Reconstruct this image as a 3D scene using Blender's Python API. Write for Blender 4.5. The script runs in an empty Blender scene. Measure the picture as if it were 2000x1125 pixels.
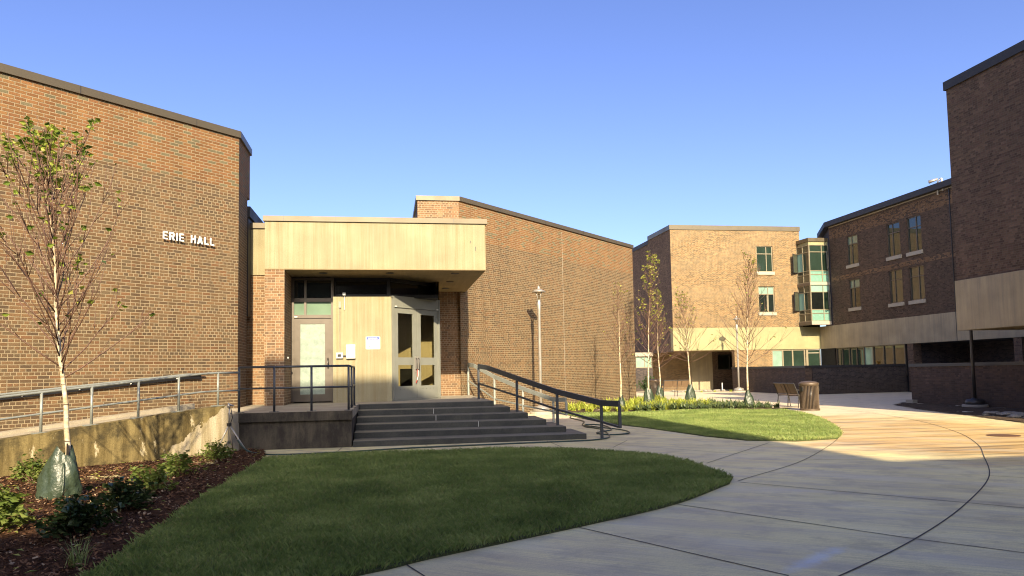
import bpy, math, random
import numpy as np
from math import radians, sin, cos, pi, atan, sqrt, atan2, hypot
from mathutils import Vector, Matrix
random.seed(7); rng = np.random.default_rng(11)
S = bpy.context.scene
COL = S.collection

# ------------------------------------------------------------------ camera
CAM_H = 1.45
def camera():
    F = 1470.0
    yaw = radians(9.4); pitch = atan(98 / F); a = radians(1.03)
    f = Vector((sin(yaw) * cos(pitch), cos(yaw) * cos(pitch), sin(pitch)))
    r0 = Vector((cos(yaw), -sin(yaw), 0)); u0 = r0.cross(f)
    r = r0 * cos(a) - u0 * sin(a); u = u0 * cos(a) + r0 * sin(a)
    cd = bpy.data.cameras.new('camera'); co = bpy.data.objects.new('camera', cd); COL.objects.link(co)
    cd.sensor_width = 36; cd.lens = 36 * F / 2000; cd.shift_y = (630 - 562.5) / 2000
    cd.clip_start = .05; cd.clip_end = 5000
    m = Matrix((r, u, -f)).transposed().to_4x4(); m.translation = (0, 0, CAM_H)
    co.matrix_world = m; S.camera = co
camera()
# ------------------------------------------------------------------ sky and sun
SUN_EL = 27.2; SUN_AZ = 0.7        # the sun stands behind the camera, a touch to the left
w = bpy.data.worlds.new('World'); S.world = w; w.use_nodes = True
nt = w.node_tree; nt.nodes.clear()
sky = nt.nodes.new('ShaderNodeTexSky'); sky.sky_type = 'NISHITA'; sky.sun_disc = False
sky.sun_elevation = radians(SUN_EL); sky.sun_rotation = radians(180 + SUN_AZ)
sky.altitude = 0; sky.air_density = 0.68; sky.dust_density = 2.2; sky.ozone_density = 1.5
hs = nt.nodes.new('ShaderNodeHueSaturation'); hs.inputs['Hue'].default_value = .518; hs.inputs['Saturation'].default_value = 1.15
bg = nt.nodes.new('ShaderNodeBackground'); bg.inputs[1].default_value = 0.130
wo = nt.nodes.new('ShaderNodeOutputWorld')
nt.links.new(sky.outputs[0], hs.inputs['Color']); nt.links.new(hs.outputs[0], bg.inputs[0]); nt.links.new(bg.outputs[0], wo.inputs[0])
sd = bpy.data.lights.new('sun', 'SUN'); sd.energy = 4.7; sd.angle = radians(.55); sd.color = (1, .83, .57)
so = bpy.data.objects.new('sun', sd); COL.objects.link(so)
to_sun = Vector((-sin(radians(SUN_AZ)) * cos(radians(SUN_EL)), -cos(radians(SUN_AZ)) * cos(radians(SUN_EL)), sin(radians(SUN_EL))))
so.rotation_euler = to_sun.to_track_quat('Z', 'Y').to_euler(); so.location = (0, -20, 30)
S.cycles.filter_width = 1.1
S.view_settings.view_transform = 'Standard'; S.view_settings.look = 'None'
S.view_settings.exposure = 1.2; S.view_settings.gamma = 1; S.view_settings.use_curve_mapping = False

# ------------------------------------------------------------------ node helpers
class N:
    def __init__(s, name):
        m = bpy.data.materials.new(name); m.use_nodes = True; s.m = m; s.t = m.node_tree; s.t.nodes.clear()
        s.out = s.t.nodes.new('ShaderNodeOutputMaterial'); s.b = s.t.nodes.new('ShaderNodeBsdfPrincipled')
        s.t.links.new(s.b.outputs[0], s.out.inputs[0])
    def n(s, typ, ins=None, **kw):
        x = s.t.nodes.new(typ)
        for k, v in kw.items(): setattr(x, k, v)
        if ins:
            for k, v in ins.items(): s.set(x.inputs[k], v)
        return x
    def set(s, sock, v):
        if isinstance(v, bpy.types.NodeSocket): s.t.links.new(v, sock)
        elif isinstance(v, bpy.types.Node): s.t.links.new(v.outputs[0], sock)
        else:
            if isinstance(v, tuple) and len(v) == 3 and sock.type == 'RGBA': v = (*v, 1)
            sock.default_value = v
    def ma(s, op, a, b=0., c=0.):
        return s.n('ShaderNodeMath', {0: a, 1: b, 2: c}, operation=op).outputs[0]
    def mix(s, f, a, b, mode='MIX'):
        return s.n('ShaderNodeMix', {0: f, 6: a, 7: b}, data_type='RGBA', blend_type=mode).outputs[2]
    def ramp(s, f, stops, interp='LINEAR'):
        r = s.n('ShaderNodeValToRGB', {0: f}); cr = r.color_ramp; cr.interpolation = interp
        while len(cr.elements) < len(stops): cr.elements.new(.5)
        for e, (p, c) in zip(cr.elements, stops):
            e.position = p; e.color = (*c, 1) if isinstance(c, tuple) else (c, c, c, 1)
        return r.outputs[0]
    def noise(s, vec, scale, detail=3., rough=.55, out='Fac'):
        return s.n('ShaderNodeTexNoise', {'Vector': vec, 'Scale': scale, 'Detail': detail, 'Roughness': rough}).outputs[out]
    def mapr(s, f, a, b, c=0., d=1.):
        return s.n('ShaderNodeMapRange', {0: f, 1: a, 2: b, 3: c, 4: d}).outputs[0]
    def pos(s): return s.n('ShaderNodeNewGeometry').outputs['Position']
    def uv(s): return s.n('ShaderNodeUVMap').outputs[0]
    def scale(s, v, k): return s.n('ShaderNodeVectorMath', {0: v, 1: k}, operation='MULTIPLY').outputs[0]
    def bump(s, h, dist, strength=1.0):
        b = s.n('ShaderNodeBump', {'Height': h, 'Distance': dist, 'Strength': strength}); s.set(s.b.inputs['Normal'], b.outputs[0]); return b
    def fin(s, col=None, rough=None, metal=None, spec=None, **kw):
        if col is not None: s.set(s.b.inputs['Base Color'], col)
        if rough is not None: s.set(s.b.inputs['Roughness'], rough)
        if metal is not None: s.set(s.b.inputs['Metallic'], metal)
        if spec is not None: s.set(s.b.inputs['Specular IOR Level'], spec)
        for k, v in kw.items(): s.set(s.b.inputs[k], v)
        return s.m
M = {}
def simple(name, col, rough=.5, metal=0., var=.12, nscale=6., spec=.5, bump=0.):
    g = N(name); p = g.pos()
    f = g.noise(p, nscale, 4.)
    c = g.mix(f, tuple(x * (1 - var * 2) for x in col), tuple(min(1, x * (1 + var * 2)) for x in col))
    if bump: g.bump(g.noise(p, nscale * 6, 3.), bump)
    M[name] = g.fin(c, g.mapr(f, .3, .7, max(0, rough - .08), min(1, rough + .08)), metal, spec)
    return M[name]

def brick(name, cols, mortar, top=None, topz=0., hdr=.3, mw=.013, darkspot=.3, course=.0677, sun_bands=None):
    g = N(name); uv = g.uv(); sp = g.n('ShaderNodeSeparateXYZ', {0: uv}); U = sp.outputs[0]; V = sp.outputs[1]
    wob = g.noise(uv, 9., 2.); V = g.ma('ADD', V, g.ma('MULTIPLY', g.ma('SUBTRACT', wob, .5), .006)); 
    U = g.ma('ADD', U, g.ma('MULTIPLY', g.ma('SUBTRACT', g.noise(uv, 14., 2.), .5), .006))
    vr = g.ma('DIVIDE', V, course); row = g.ma('FLOOR', vr); fv = g.ma('MULTIPLY', g.ma('FRACT', vr), course)
    rn = g.n('ShaderNodeTexWhiteNoise', {'W': g.ma('MULTIPLY', row, 1.371)}, noise_dimensions='1D').outputs[0]
    isH = g.ma('LESS_THAN', rn, hdr)
    if top is not None: isH = g.ma('MULTIPLY', isH, g.ma('LESS_THAN', V, topz))
    wv = g.ma('SUBTRACT', .2032, g.ma('MULTIPLY', isH, .1016))
    uu = g.ma('ADD', g.ma('DIVIDE', U, wv), g.ma('MULTIPLY', g.ma('MODULO', g.ma('ABSOLUTE', row), 2.), .5))
    col = g.ma('FLOOR', uu); fu = g.ma('MULTIPLY', g.ma('FRACT', uu), wv)
    e1 = g.ma('MINIMUM', fu, g.ma('SUBTRACT', wv, fu)); e2 = g.ma('MINIMUM', fv, g.ma('SUBTRACT', course, fv))
    e = g.ma('MINIMUM', e1, e2)
    mask = g.mapr(e, mw * .36, mw * .62)            # 1 on the brick, 0 in the joint
    cv = g.n('ShaderNodeCombineXYZ', {0: col, 1: row, 2: 0.}).outputs[0]
    wn = g.n('ShaderNodeTexWhiteNoise', {'Vector': cv}, noise_dimensions='3D')
    r1 = wn.outputs[0]; r2 = g.n('ShaderNodeSeparateColor', {0: wn.outputs[1]}).outputs[1]
    k = len(cols); bc = g.ramp(r1, [(i / k, c) for i, c in enumerate(cols)], 'CONSTANT')
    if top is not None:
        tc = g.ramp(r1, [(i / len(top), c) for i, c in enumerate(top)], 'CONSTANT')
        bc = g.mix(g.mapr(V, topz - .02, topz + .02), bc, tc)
    big = g.noise(uv, .55, 4.); fine = g.noise(uv, 60., 3.)
    bc = g.mix(1., bc, g.ramp(g.ma('ADD', g.ma('MULTIPLY', big, .7), g.ma('MULTIPLY', r2, .35)), [(.1, .72), (.5, .98), (.9, 1.25)]), 'MULTIPLY')
    bc = g.mix(1., bc, g.ramp(fine, [(.25, .72), (.75, 1.25)]), 'MULTIPLY')
    bc = g.mix(1., bc, g.ramp(g.noise(g.scale(uv, (2.4, .22, 1.)), 1., 5., .6), [(.3, .80), (.5, 1.0), (.72, 1.13)]), 'MULTIPLY')
    dirt = g.ma('MULTIPLY', g.mapr(g.ma('ADD', V, g.ma('MULTIPLY', g.noise(uv, 1.3, 5.), 1.6)), .9, 2.2, .45, 0.), 1.)
    bc = g.mix(dirt, bc, (.06, .045, .03))
    if sun_bands:                                        # paler bands paint grazing sunlight onto the projecting header courses
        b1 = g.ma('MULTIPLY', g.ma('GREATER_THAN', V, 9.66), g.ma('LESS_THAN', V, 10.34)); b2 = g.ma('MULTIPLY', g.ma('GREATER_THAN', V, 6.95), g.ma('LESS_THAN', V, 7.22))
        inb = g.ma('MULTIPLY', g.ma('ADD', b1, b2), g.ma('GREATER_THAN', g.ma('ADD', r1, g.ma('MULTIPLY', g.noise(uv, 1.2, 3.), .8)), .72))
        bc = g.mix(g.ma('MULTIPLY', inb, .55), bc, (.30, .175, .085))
    mo = g.mix(g.noise(uv, 3., 3.), tuple(x * .78 for x in mortar), mortar)
    c = g.mix(mask, mo, bc)
    h = g.ma('ADD', g.ma('MULTIPLY', mask, .75), g.ma('ADD', g.ma('MULTIPLY', fine, .22), g.ma('MULTIPLY', r2, .25)))
    g.bump(h, .008, .8)
    M[name] = g.fin(c, .9, 0., .25); return M[name]
brick('brick_main', [(0.145, 0.085, 0.041), (0.126, 0.078, 0.039), (0.163, 0.097, 0.046), (0.136, 0.088, 0.046), (0.106, 0.068, 0.037), (0.155, 0.094, 0.047), (0.118, 0.082, 0.045), (0.149, 0.079, 0.038), (0.094, 0.063, 0.037)],
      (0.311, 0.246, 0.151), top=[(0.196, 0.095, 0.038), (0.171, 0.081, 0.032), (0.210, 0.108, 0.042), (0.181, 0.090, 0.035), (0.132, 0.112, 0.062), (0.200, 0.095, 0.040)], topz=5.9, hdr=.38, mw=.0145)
brick('brick_entry', [(0.204, 0.118, 0.062), (0.235, 0.138, 0.073), (0.184, 0.108, 0.060), (0.255, 0.153, 0.083), (0.214, 0.118, 0.060), (0.153, 0.099, 0.060)], (0.367, 0.286, 0.184), hdr=.5, mw=.014)
brick('brick_far', [(0.218, 0.140, 0.064), (0.186, 0.117, 0.056), (0.252, 0.158, 0.074), (0.159, 0.107, 0.056), (0.207, 0.123, 0.056), (0.131, 0.087, 0.046)], (0.339, 0.274, 0.168), hdr=.3, mw=.0135)
brick('brick_dark', [(0.109, 0.072, 0.049), (0.138, 0.090, 0.058), (0.087, 0.056, 0.040), (0.151, 0.098, 0.065), (0.119, 0.072, 0.051)], (0.151, 0.119, 0.087), hdr=.35, mw=.011)
brick('brick_sun_bands', [(.085, .058, .040), (.105, .070, .046), (.067, .044, .032), (.12, .077, .052)], (.12, .094, .069), hdr=.35, mw=.011, sun_bands=True)
brick('brick_black', [(0.052, 0.045, 0.045), (0.070, 0.056, 0.052), (0.042, 0.036, 0.038), (0.084, 0.066, 0.059)], (0.105, 0.091, 0.084), hdr=.1, mw=.011)
brick('brick_low', [(0.105, 0.071, 0.053), (0.081, 0.056, 0.043), (0.124, 0.081, 0.056), (0.096, 0.065, 0.050)], (0.099, 0.077, 0.062), hdr=.15, mw=.009)

def concrete_board(name, base, streak, amt=.6, vs=.35, us=9., rough=.85, dark=None):
    g = N(name); uv = g.uv()
    st = g.noise(g.scale(uv, (us, vs, 1)), 1., 5., .65)
    st2 = g.noise(g.scale(uv, (us * 3.3, vs * 2, 1)), 1., 4., .6)
    bl = g.noise(uv, 1.1, 4.)
    f = g.ramp(g.ma('ADD', g.ma('MULTIPLY', st, .6), g.ma('MULTIPLY', st2, .4)), [(.38, 0.), (.62, 1.)])
    c = g.mix(g.ma('MULTIPLY', f, amt), base, streak)
    c = g.mix(1., c, g.ramp(bl, [(.3, .84), (.7, 1.1)]), 'MULTIPLY')
    if dark is not None:
        d = g.noise(g.scale(uv, (2.2, .9, 1)), 1., 6., .7)
        c = g.mix(g.ramp(d, [(.42, 0.), (.6, 1.)]), c, dark)
    c = g.mix(1., c, g.ramp(g.noise(uv, 45., 3.), [(.3, .88), (.7, 1.1)]), 'MULTIPLY')
    g.bump(g.ma('ADD', g.ma('MULTIPLY', f, .5), g.noise(uv, 50., 3.)), .006, .6)
    M[name] = g.fin(c, rough, 0., .3); return M[name]
concrete_board('concrete_cream', (0.326, 0.300, 0.190), (0.244, 0.191, 0.096), .75, .22, 7.)
concrete_board('concrete_soffit', (0.303, 0.231, 0.121), (0.220, 0.154, 0.072), .6)
concrete_board('concrete_far', (0.316, 0.298, 0.160), (0.265, 0.241, 0.123), .35)
concrete_board('concrete_grey', (0.300, 0.256, 0.177), (0.442, 0.363, 0.221), .8, .2, 3.4)
def ramp_mat():
    g = N('concrete_ramp'); p = g.pos(); uv = g.uv(); sp = g.n('ShaderNodeSeparateXYZ', {0: p}); X = sp.outputs[0]; Z = sp.outputs[2]
    st = g.noise(g.scale(uv, (7., .5, 1)), 1., 5., .65); bl = g.noise(uv, 2.2, 5., .65); b2 = g.noise(g.scale(uv, (3.2, 1.2, 1)), 1.6, 6., .72)
    c = g.mix(g.ramp(st, [(.38, 0.), (.62, 1.)]), (.11, .08, .028), (.24, .185, .075))
    c = g.mix(g.ramp(bl, [(.45, 0.), (.62, 1.)]), c, (.06, .048, .022))
    c = g.mix(g.ramp(b2, [(.60, 0.), (.66, 1.)]), c, (.50, .43, .27))
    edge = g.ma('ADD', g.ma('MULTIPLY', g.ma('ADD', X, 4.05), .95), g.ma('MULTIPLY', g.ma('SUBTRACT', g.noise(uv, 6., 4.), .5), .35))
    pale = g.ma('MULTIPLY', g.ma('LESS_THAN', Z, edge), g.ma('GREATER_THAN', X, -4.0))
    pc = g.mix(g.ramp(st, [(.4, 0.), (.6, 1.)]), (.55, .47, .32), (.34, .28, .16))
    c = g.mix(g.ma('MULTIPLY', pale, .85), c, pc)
    c = g.mix(1., c, g.ramp(g.noise(uv, 45., 3.), [(.3, .8), (.7, 1.15)]), 'MULTIPLY')
    g.bump(g.ma('ADD', st, g.noise(uv, 40., 3.)), .008, .6); M['concrete_ramp'] = g.fin(c, .9, 0., .3)
ramp_mat()
concrete_board('concrete_dark', (.055, .047, .036), (.15, .125, .085), .7, .35, 4., dark=(.035, .03, .024))  # dark streaked concrete with darker blotches
concrete_board('concrete_kerb', (0.360, 0.315, 0.232), (0.270, 0.232, 0.165), .5, 2., 3.)
def steps_mat():
    g = N('concrete_steps'); p = g.pos(); a = g.noise(p, 2.2, 5., .65); b = g.noise(p, 40., 3.)
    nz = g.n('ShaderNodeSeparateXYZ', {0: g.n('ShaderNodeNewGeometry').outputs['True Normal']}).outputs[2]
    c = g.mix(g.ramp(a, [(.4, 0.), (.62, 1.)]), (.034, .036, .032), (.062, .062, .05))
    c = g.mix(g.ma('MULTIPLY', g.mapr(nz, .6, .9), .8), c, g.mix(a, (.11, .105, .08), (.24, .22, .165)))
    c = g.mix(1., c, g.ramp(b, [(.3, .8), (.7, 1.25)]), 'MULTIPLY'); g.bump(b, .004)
    M['concrete_steps'] = g.fin(c, g.mapr(a, .3, .7, .45, .8), 0., .4)
steps_mat()
def paving():
    g = N('pavement_concrete'); p = g.pos()
    sp = g.n('ShaderNodeSeparateXYZ', {0: p}); X = sp.outputs[0]; Y = sp.outputs[1]
    # broom strokes run roughly across the curved walk
    rot = g.n('ShaderNodeVectorRotate', {'Vector': p, 'Angle': radians(38)}, rotation_type='Z_AXIS').outputs[0]
    br = g.noise(g.scale(rot, (1.2, 55., 1.)), 1., 4., .7)
    big = g.noise(p, .55, 5., .6); mid = g.noise(g.scale(rot, (.5, 2.6, 1.)), 1., 5., .65); fine = g.noise(p, 70., 3.)
    c = g.mix(g.ramp(big, [(.3, 0.), (.7, 1.)]), (.84, .73, .35), (.68, .58, .285))
    c = g.mix(g.ma('MULTIPLY', g.ramp(mid, [(.45, 0.), (.62, 1.)]), .5), c, (.42, .34, .22))
    c = g.mix(1., c, g.ramp(br, [(.35, .82), (.65, 1.14)]), 'MULTIPLY')
    c = g.mix(1., c, g.ramp(fine, [(.3, .88), (.7, 1.12)]), 'MULTIPLY')
    # the muddy wet patch left on the walk by the lawn
    dx = g.ma('DIVIDE', g.ma('SUBTRACT', X, 10.9), 3.6); dy = g.ma('DIVIDE', g.ma('SUBTRACT', Y, 15.8), 6.6)
    dd = g.ma('SQRT', g.ma('ADD', g.ma('MULTIPLY', dx, dx), g.ma('MULTIPLY', dy, dy)))
    dd = g.ma('ADD', dd, g.ma('MULTIPLY', g.ma('SUBTRACT', g.noise(p, .9, 4.), .5), 1.1))
    wet = g.mapr(dd, .75, 1.15, 1., 0.)
    rip = g.noise(g.scale(p, (.16, 1.35, 1.)), 1., 5., .6)
    mud = g.ramp(rip, [(.36, (.13, .07, .025)), (.42, (.46, .27, .085)), (.5, (.66, .45, .18)), (.58, (.62, .40, .15)), (.66, (.80, .64, .36))])
    c = g.mix(g.ma('MULTIPLY', wet, .85), c, mud)
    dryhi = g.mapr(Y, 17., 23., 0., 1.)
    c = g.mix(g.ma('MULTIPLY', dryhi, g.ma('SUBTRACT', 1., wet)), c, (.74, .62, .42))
    st = g.noise(p, 1.7, 6., .7); c = g.mix(g.ma('MULTIPLY', g.ramp(st, [(.5, 0.), (.62, 1.)]), .42), c, (.34, .28, .18))
    c = g.mix(g.ma('MULTIPLY', g.ramp(g.noise(p, 5.5, 5., .75), [(.66, 0.), (.72, 1.)]), .45), c, (.17, .14, .11))
    c = g.mix(g.ma('MULTIPLY', g.ramp(g.noise(g.scale(rot, (.35, 1.1, 1.)), 1.3, 5., .6), [(.5, 0.), (.7, 1.)]), .35), c, (.72, .66, .52))
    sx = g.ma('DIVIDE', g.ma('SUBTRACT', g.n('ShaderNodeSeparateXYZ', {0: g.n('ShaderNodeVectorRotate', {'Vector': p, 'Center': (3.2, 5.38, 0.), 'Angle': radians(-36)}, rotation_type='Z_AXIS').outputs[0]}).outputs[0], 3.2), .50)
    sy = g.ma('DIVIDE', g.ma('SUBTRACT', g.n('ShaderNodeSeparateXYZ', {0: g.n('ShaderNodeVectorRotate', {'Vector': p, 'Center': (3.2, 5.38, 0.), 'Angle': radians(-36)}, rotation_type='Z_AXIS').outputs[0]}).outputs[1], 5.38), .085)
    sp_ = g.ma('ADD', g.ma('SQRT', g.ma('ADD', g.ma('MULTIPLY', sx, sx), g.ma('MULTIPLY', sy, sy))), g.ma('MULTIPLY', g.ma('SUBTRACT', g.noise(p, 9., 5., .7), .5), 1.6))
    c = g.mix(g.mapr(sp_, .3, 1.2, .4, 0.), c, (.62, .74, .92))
    rg = g.ma('ADD', g.mapr(mid, .35, .65, .62, .42), g.ma('MULTIPLY', br, .12))
    g.bump(g.ma('ADD', br, g.ma('MULTIPLY', fine, .6)), .0025, .6)
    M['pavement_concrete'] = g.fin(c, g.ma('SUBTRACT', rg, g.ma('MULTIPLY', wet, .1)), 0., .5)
paving()
def mulch_mat(name, a, b, sc=55.):
    g = N(name); p = g.pos(); v = g.n('ShaderNodeTexVoronoi', {'Vector': g.scale(p, (1., 2.2, 1.)), 'Scale': sc, 'Randomness': 1.})
    r = g.n('ShaderNodeSeparateColor', {0: v.outputs['Color']}).outputs[0]
    c = g.mix(r, a, b); c = g.mix(1., c, g.ramp(g.noise(p, 3., 4.), [(.3, .6), (.7, 1.25)]), 'MULTIPLY')
    g.bump(g.ma('ADD', v.outputs['Distance'], g.noise(p, 14., 4.)), .03); M[name] = g.fin(c, .95, 0., .15)
mulch_mat('mulch', (.035, .015, .008), (.12, .055, .026))
mulch_mat('soil', (.07, .05, .035), (.16, .115, .075), 30.)
mulch_mat('gravel', (.35, .32, .27), (.62, .58, .5), 12.)
def leafy(name, cols, rough=.45, trans=.25, vary=True):
    g = N(name); geo = g.n('ShaderNodeNewGeometry')
    r = geo.outputs['Random Per Island'] if vary else g.noise(geo.outputs['Position'], 2.2, 4.)
    c = g.ramp(r, [(i / max(1, len(cols) - 1), c) for i, c in enumerate(cols)])
    g.fin(c, rough, 0., .45)
    if trans:
        tr = g.n('ShaderNodeBsdfTranslucent', {'Color': g.mix(1., c, (1.2, 1.25, .5), 'MULTIPLY')})
        mx = g.n('ShaderNodeMixShader', {0: trans, 1: g.b.outputs[0], 2: tr.outputs[0]}); g.t.links.new(mx.outputs[0], g.out.inputs[0])
    M[name] = g.m
leafy('leaf_birch', [(.07, .12, .02), (.14, .21, .03), (.24, .32, .05), (.38, .43, .08), (.60, .58, .16)])
leafy('leaf_birch_yellow', [(.12, .16, .03), (.24, .27, .05), (.46, .44, .10), (.20, .24, .05), (.58, .54, .18)])
leafy('leaf_shrub', [(.08, .12, .03), (.15, .21, .05), (.26, .31, .09), (.19, .24, .06)], .38)
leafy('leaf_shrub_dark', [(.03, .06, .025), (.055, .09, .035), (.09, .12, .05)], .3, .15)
leafy('leaf_sedge', [(.32, .38, .05), (.48, .52, .08), (.22, .30, .04), (.60, .58, .14)], .5, .35)
leafy('leaf_dark', [(.05, .085, .035), (.08, .12, .045), (.11, .15, .06), (.16, .19, .08)], .4, .15)
leafy('leaf_orange', [(.30, .12, .02), (.38, .22, .03), (.12, .12, .03)], .5, .25)
def grass_mat():
    g = N('grass_blades'); p = g.pos(); geo = g.n('ShaderNodeNewGeometry')
    a = g.noise(p, .9, 5., .65); b = g.noise(p, 22., 3.)
    c = g.ramp(g.ma('ADD', g.ma('MULTIPLY', a, .62), g.ma('MULTIPLY', b, .38)), [(.34, (.09, .135, .036)), (.5, (.20, .275, .068)), (.66, (.40, .46, .15))])
    c = g.mix(g.ma('MULTIPLY', g.ma('GREATER_THAN', geo.outputs['Random Per Island'], .9), .6), c, (.33, .30, .12))
    g.fin(c, .5, 0., .35); tr = g.n('ShaderNodeBsdfTranslucent', {'Color': c})
    mx = g.n('ShaderNodeMixShader', {0: .25, 1: g.b.outputs[0], 2: tr.outputs[0]}); g.t.links.new(mx.outputs[0], g.out.inputs[0]); M['grass_blades'] = g.m
grass_mat()
simple('turf', (.08, .095, .03), .95, var=.3, nscale=30., bump=.02)
simple('coping_brown', (0.111, 0.091, 0.058), .45, .35, .06, 1.5)
simple('coping_dark', (.040, .040, .044), .6, .0, .1, 1.5, .25)
simple('bronze', (0.119, 0.101, 0.081), .42, .4, .06)
simple('frame_dark', (.03, .03, .032), .4, .3, .1)
simple('frame_tan', (0.235, 0.202, 0.134), .5, .1, .06)
simple('door_grey', (0.226, 0.229, 0.191), .5, .1, .08, 4.)
simple('rail_dark', (.055, .062, .072), .38, .3, .08)
simple('rail_pale', (0.259, 0.274, 0.245), .45, .3, .08)
simple('steel', (0.368, 0.344, 0.304), .35, .45, .06)
simple('steel_dark', (.07, .065, .06), .4, .5, .06)
simple('black', (.012, .012, .013), .4)
simple('white_paint', (0.624, 0.608, 0.560), .4, var=.03)
simple('white_letter', (0.697, 0.697, 0.680), .35, var=.02)
simple('sign_blue', (.05, .09, .35), .4, var=.02)
simple('hose_green', (.02, .045, .035), .4)
simple('red', (.5, .05, .03), .5)
simple('wood', (0.130, 0.081, 0.042), .6, var=.2, nscale=9.)
simple('slat_brown', (0.102, 0.073, 0.049), .45, .2, .1)
simple('sill_stone', (0.360, 0.324, 0.252), .8, var=.08)
simple('roof_gravel', (.22, .2, .18), .95, bump=.02, nscale=5.)
simple('interior_dark', (.012, .012, .011), .9)
concrete_board('interior_cream', (0.655, 0.554, 0.355), (0.491, 0.381, 0.213), .6)
simple('curtain_mint', (0.198, 0.341, 0.275), .7, var=.05)
simple('spandrel_mint', (0.165, 0.315, 0.247), .25, var=.05)
simple('stone', (0.315, 0.285, 0.232), .9, var=.2, nscale=9., bump=.02)
simple('rust', (.12, .06, .03), .7)
def glass(name, tint, refl=.35, rough=.03):
    g = N(name); p = g.pos(); wv = g.noise(p, .7, 2.)
    g.bump(wv, .02, .15)
    M[name] = g.fin(g.mix(g.noise(p, 1.6, 3.), tuple(x * .55 for x in tint), tuple(x * 1.35 for x in tint)), rough, 0., refl, **{'IOR': 1.55, 'Coat Weight': .6, 'Coat Roughness': .02})
glass('glass_green', (.022, .038, .028)); glass('glass_dark', (.012, .018, .016)); glass('glass_pale', (.17, .25, .18))
glass('glass_brown', (.06, .062, .040)); glass('glass_mint', (.24, .36, .29)); glass('glass_frost', (.45, .5, .42), .3, .25)
glass('glass_black', (.008, .010, .009), .12, .12)
def clear_glass():
    g = N('glass_clear'); tr = g.n('ShaderNodeBsdfTransparent', {'Color': (.75, .75, .68)}); gl = g.n('ShaderNodeBsdfGlossy', {'Roughness': .02})
    fr = g.n('ShaderNodeLayerWeight', {'Blend': .25}); mx = g.n('ShaderNodeMixShader', {0: g.ma('ADD', .04, g.ma('POWER', fr.outputs['Facing'], 3.)), 1: tr.outputs[0], 2: gl.outputs[0]})
    g.t.links.new(mx.outputs[0], g.out.inputs[0]); M['glass_clear'] = g.m
clear_glass()
def frosted():
    g = N('glass_scratched'); p = g.pos(); f = g.noise(g.scale(p, (1., 1., 1.)), 6., 6., .75)
    c = g.ramp(f, [(.35, (.22, .27, .23)), (.5, (.27, .33, .275)), (.65, (.34, .39, .32))]); g.bump(f, .004)
    M['glass_scratched'] = g.fin(c, .22, 0., .6)
frosted()
def bark():
    g = N('bark_birch'); p = g.pos(); b = g.noise(g.scale(p, (6., 6., 38.)), 1., 4., .6); pe = g.noise(p, 14., 4.)
    c = g.ramp(pe, [(.35, (.40, .30, .17)), (.55, (.52, .44, .30)), (.7, (.60, .56, .48))])
    c = g.mix(g.ramp(b, [(.60, 0.), (.68, 1.)]), c, (.08, .055, .035)); zz = g.n('ShaderNodeSeparateXYZ', {0: p}).outputs[2]; c = g.mix(g.mapr(g.ma('ADD', zz, g.ma('MULTIPLY', pe, 1.4)), 3.2, 4.6, 0., .85), c, (.20, .12, .075)); g.bump(b, .006); M['bark_birch'] = g.fin(c, .7, 0., .3)
bark(); simple('twig', (.13, .07, .045), .6, var=.25)
def bagmat():
    g = N('bag_plastic'); p = g.pos(); f = g.noise(p, 9., 3., .6); f2 = g.n('ShaderNodeTexVoronoi', {'Vector': p, 'Scale': 7.}, feature='SMOOTH_F1').outputs[0]
    c = g.mix(f, (.020, .034, .020), (.045, .066, .038)); g.bump(g.ma('ADD', g.ma('MULTIPLY', f, .8), g.ma('MULTIPLY', f2, .35)), .035, .7); M['bag_plastic'] = g.fin(c, .42, 0., .6)
bagmat()

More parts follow.
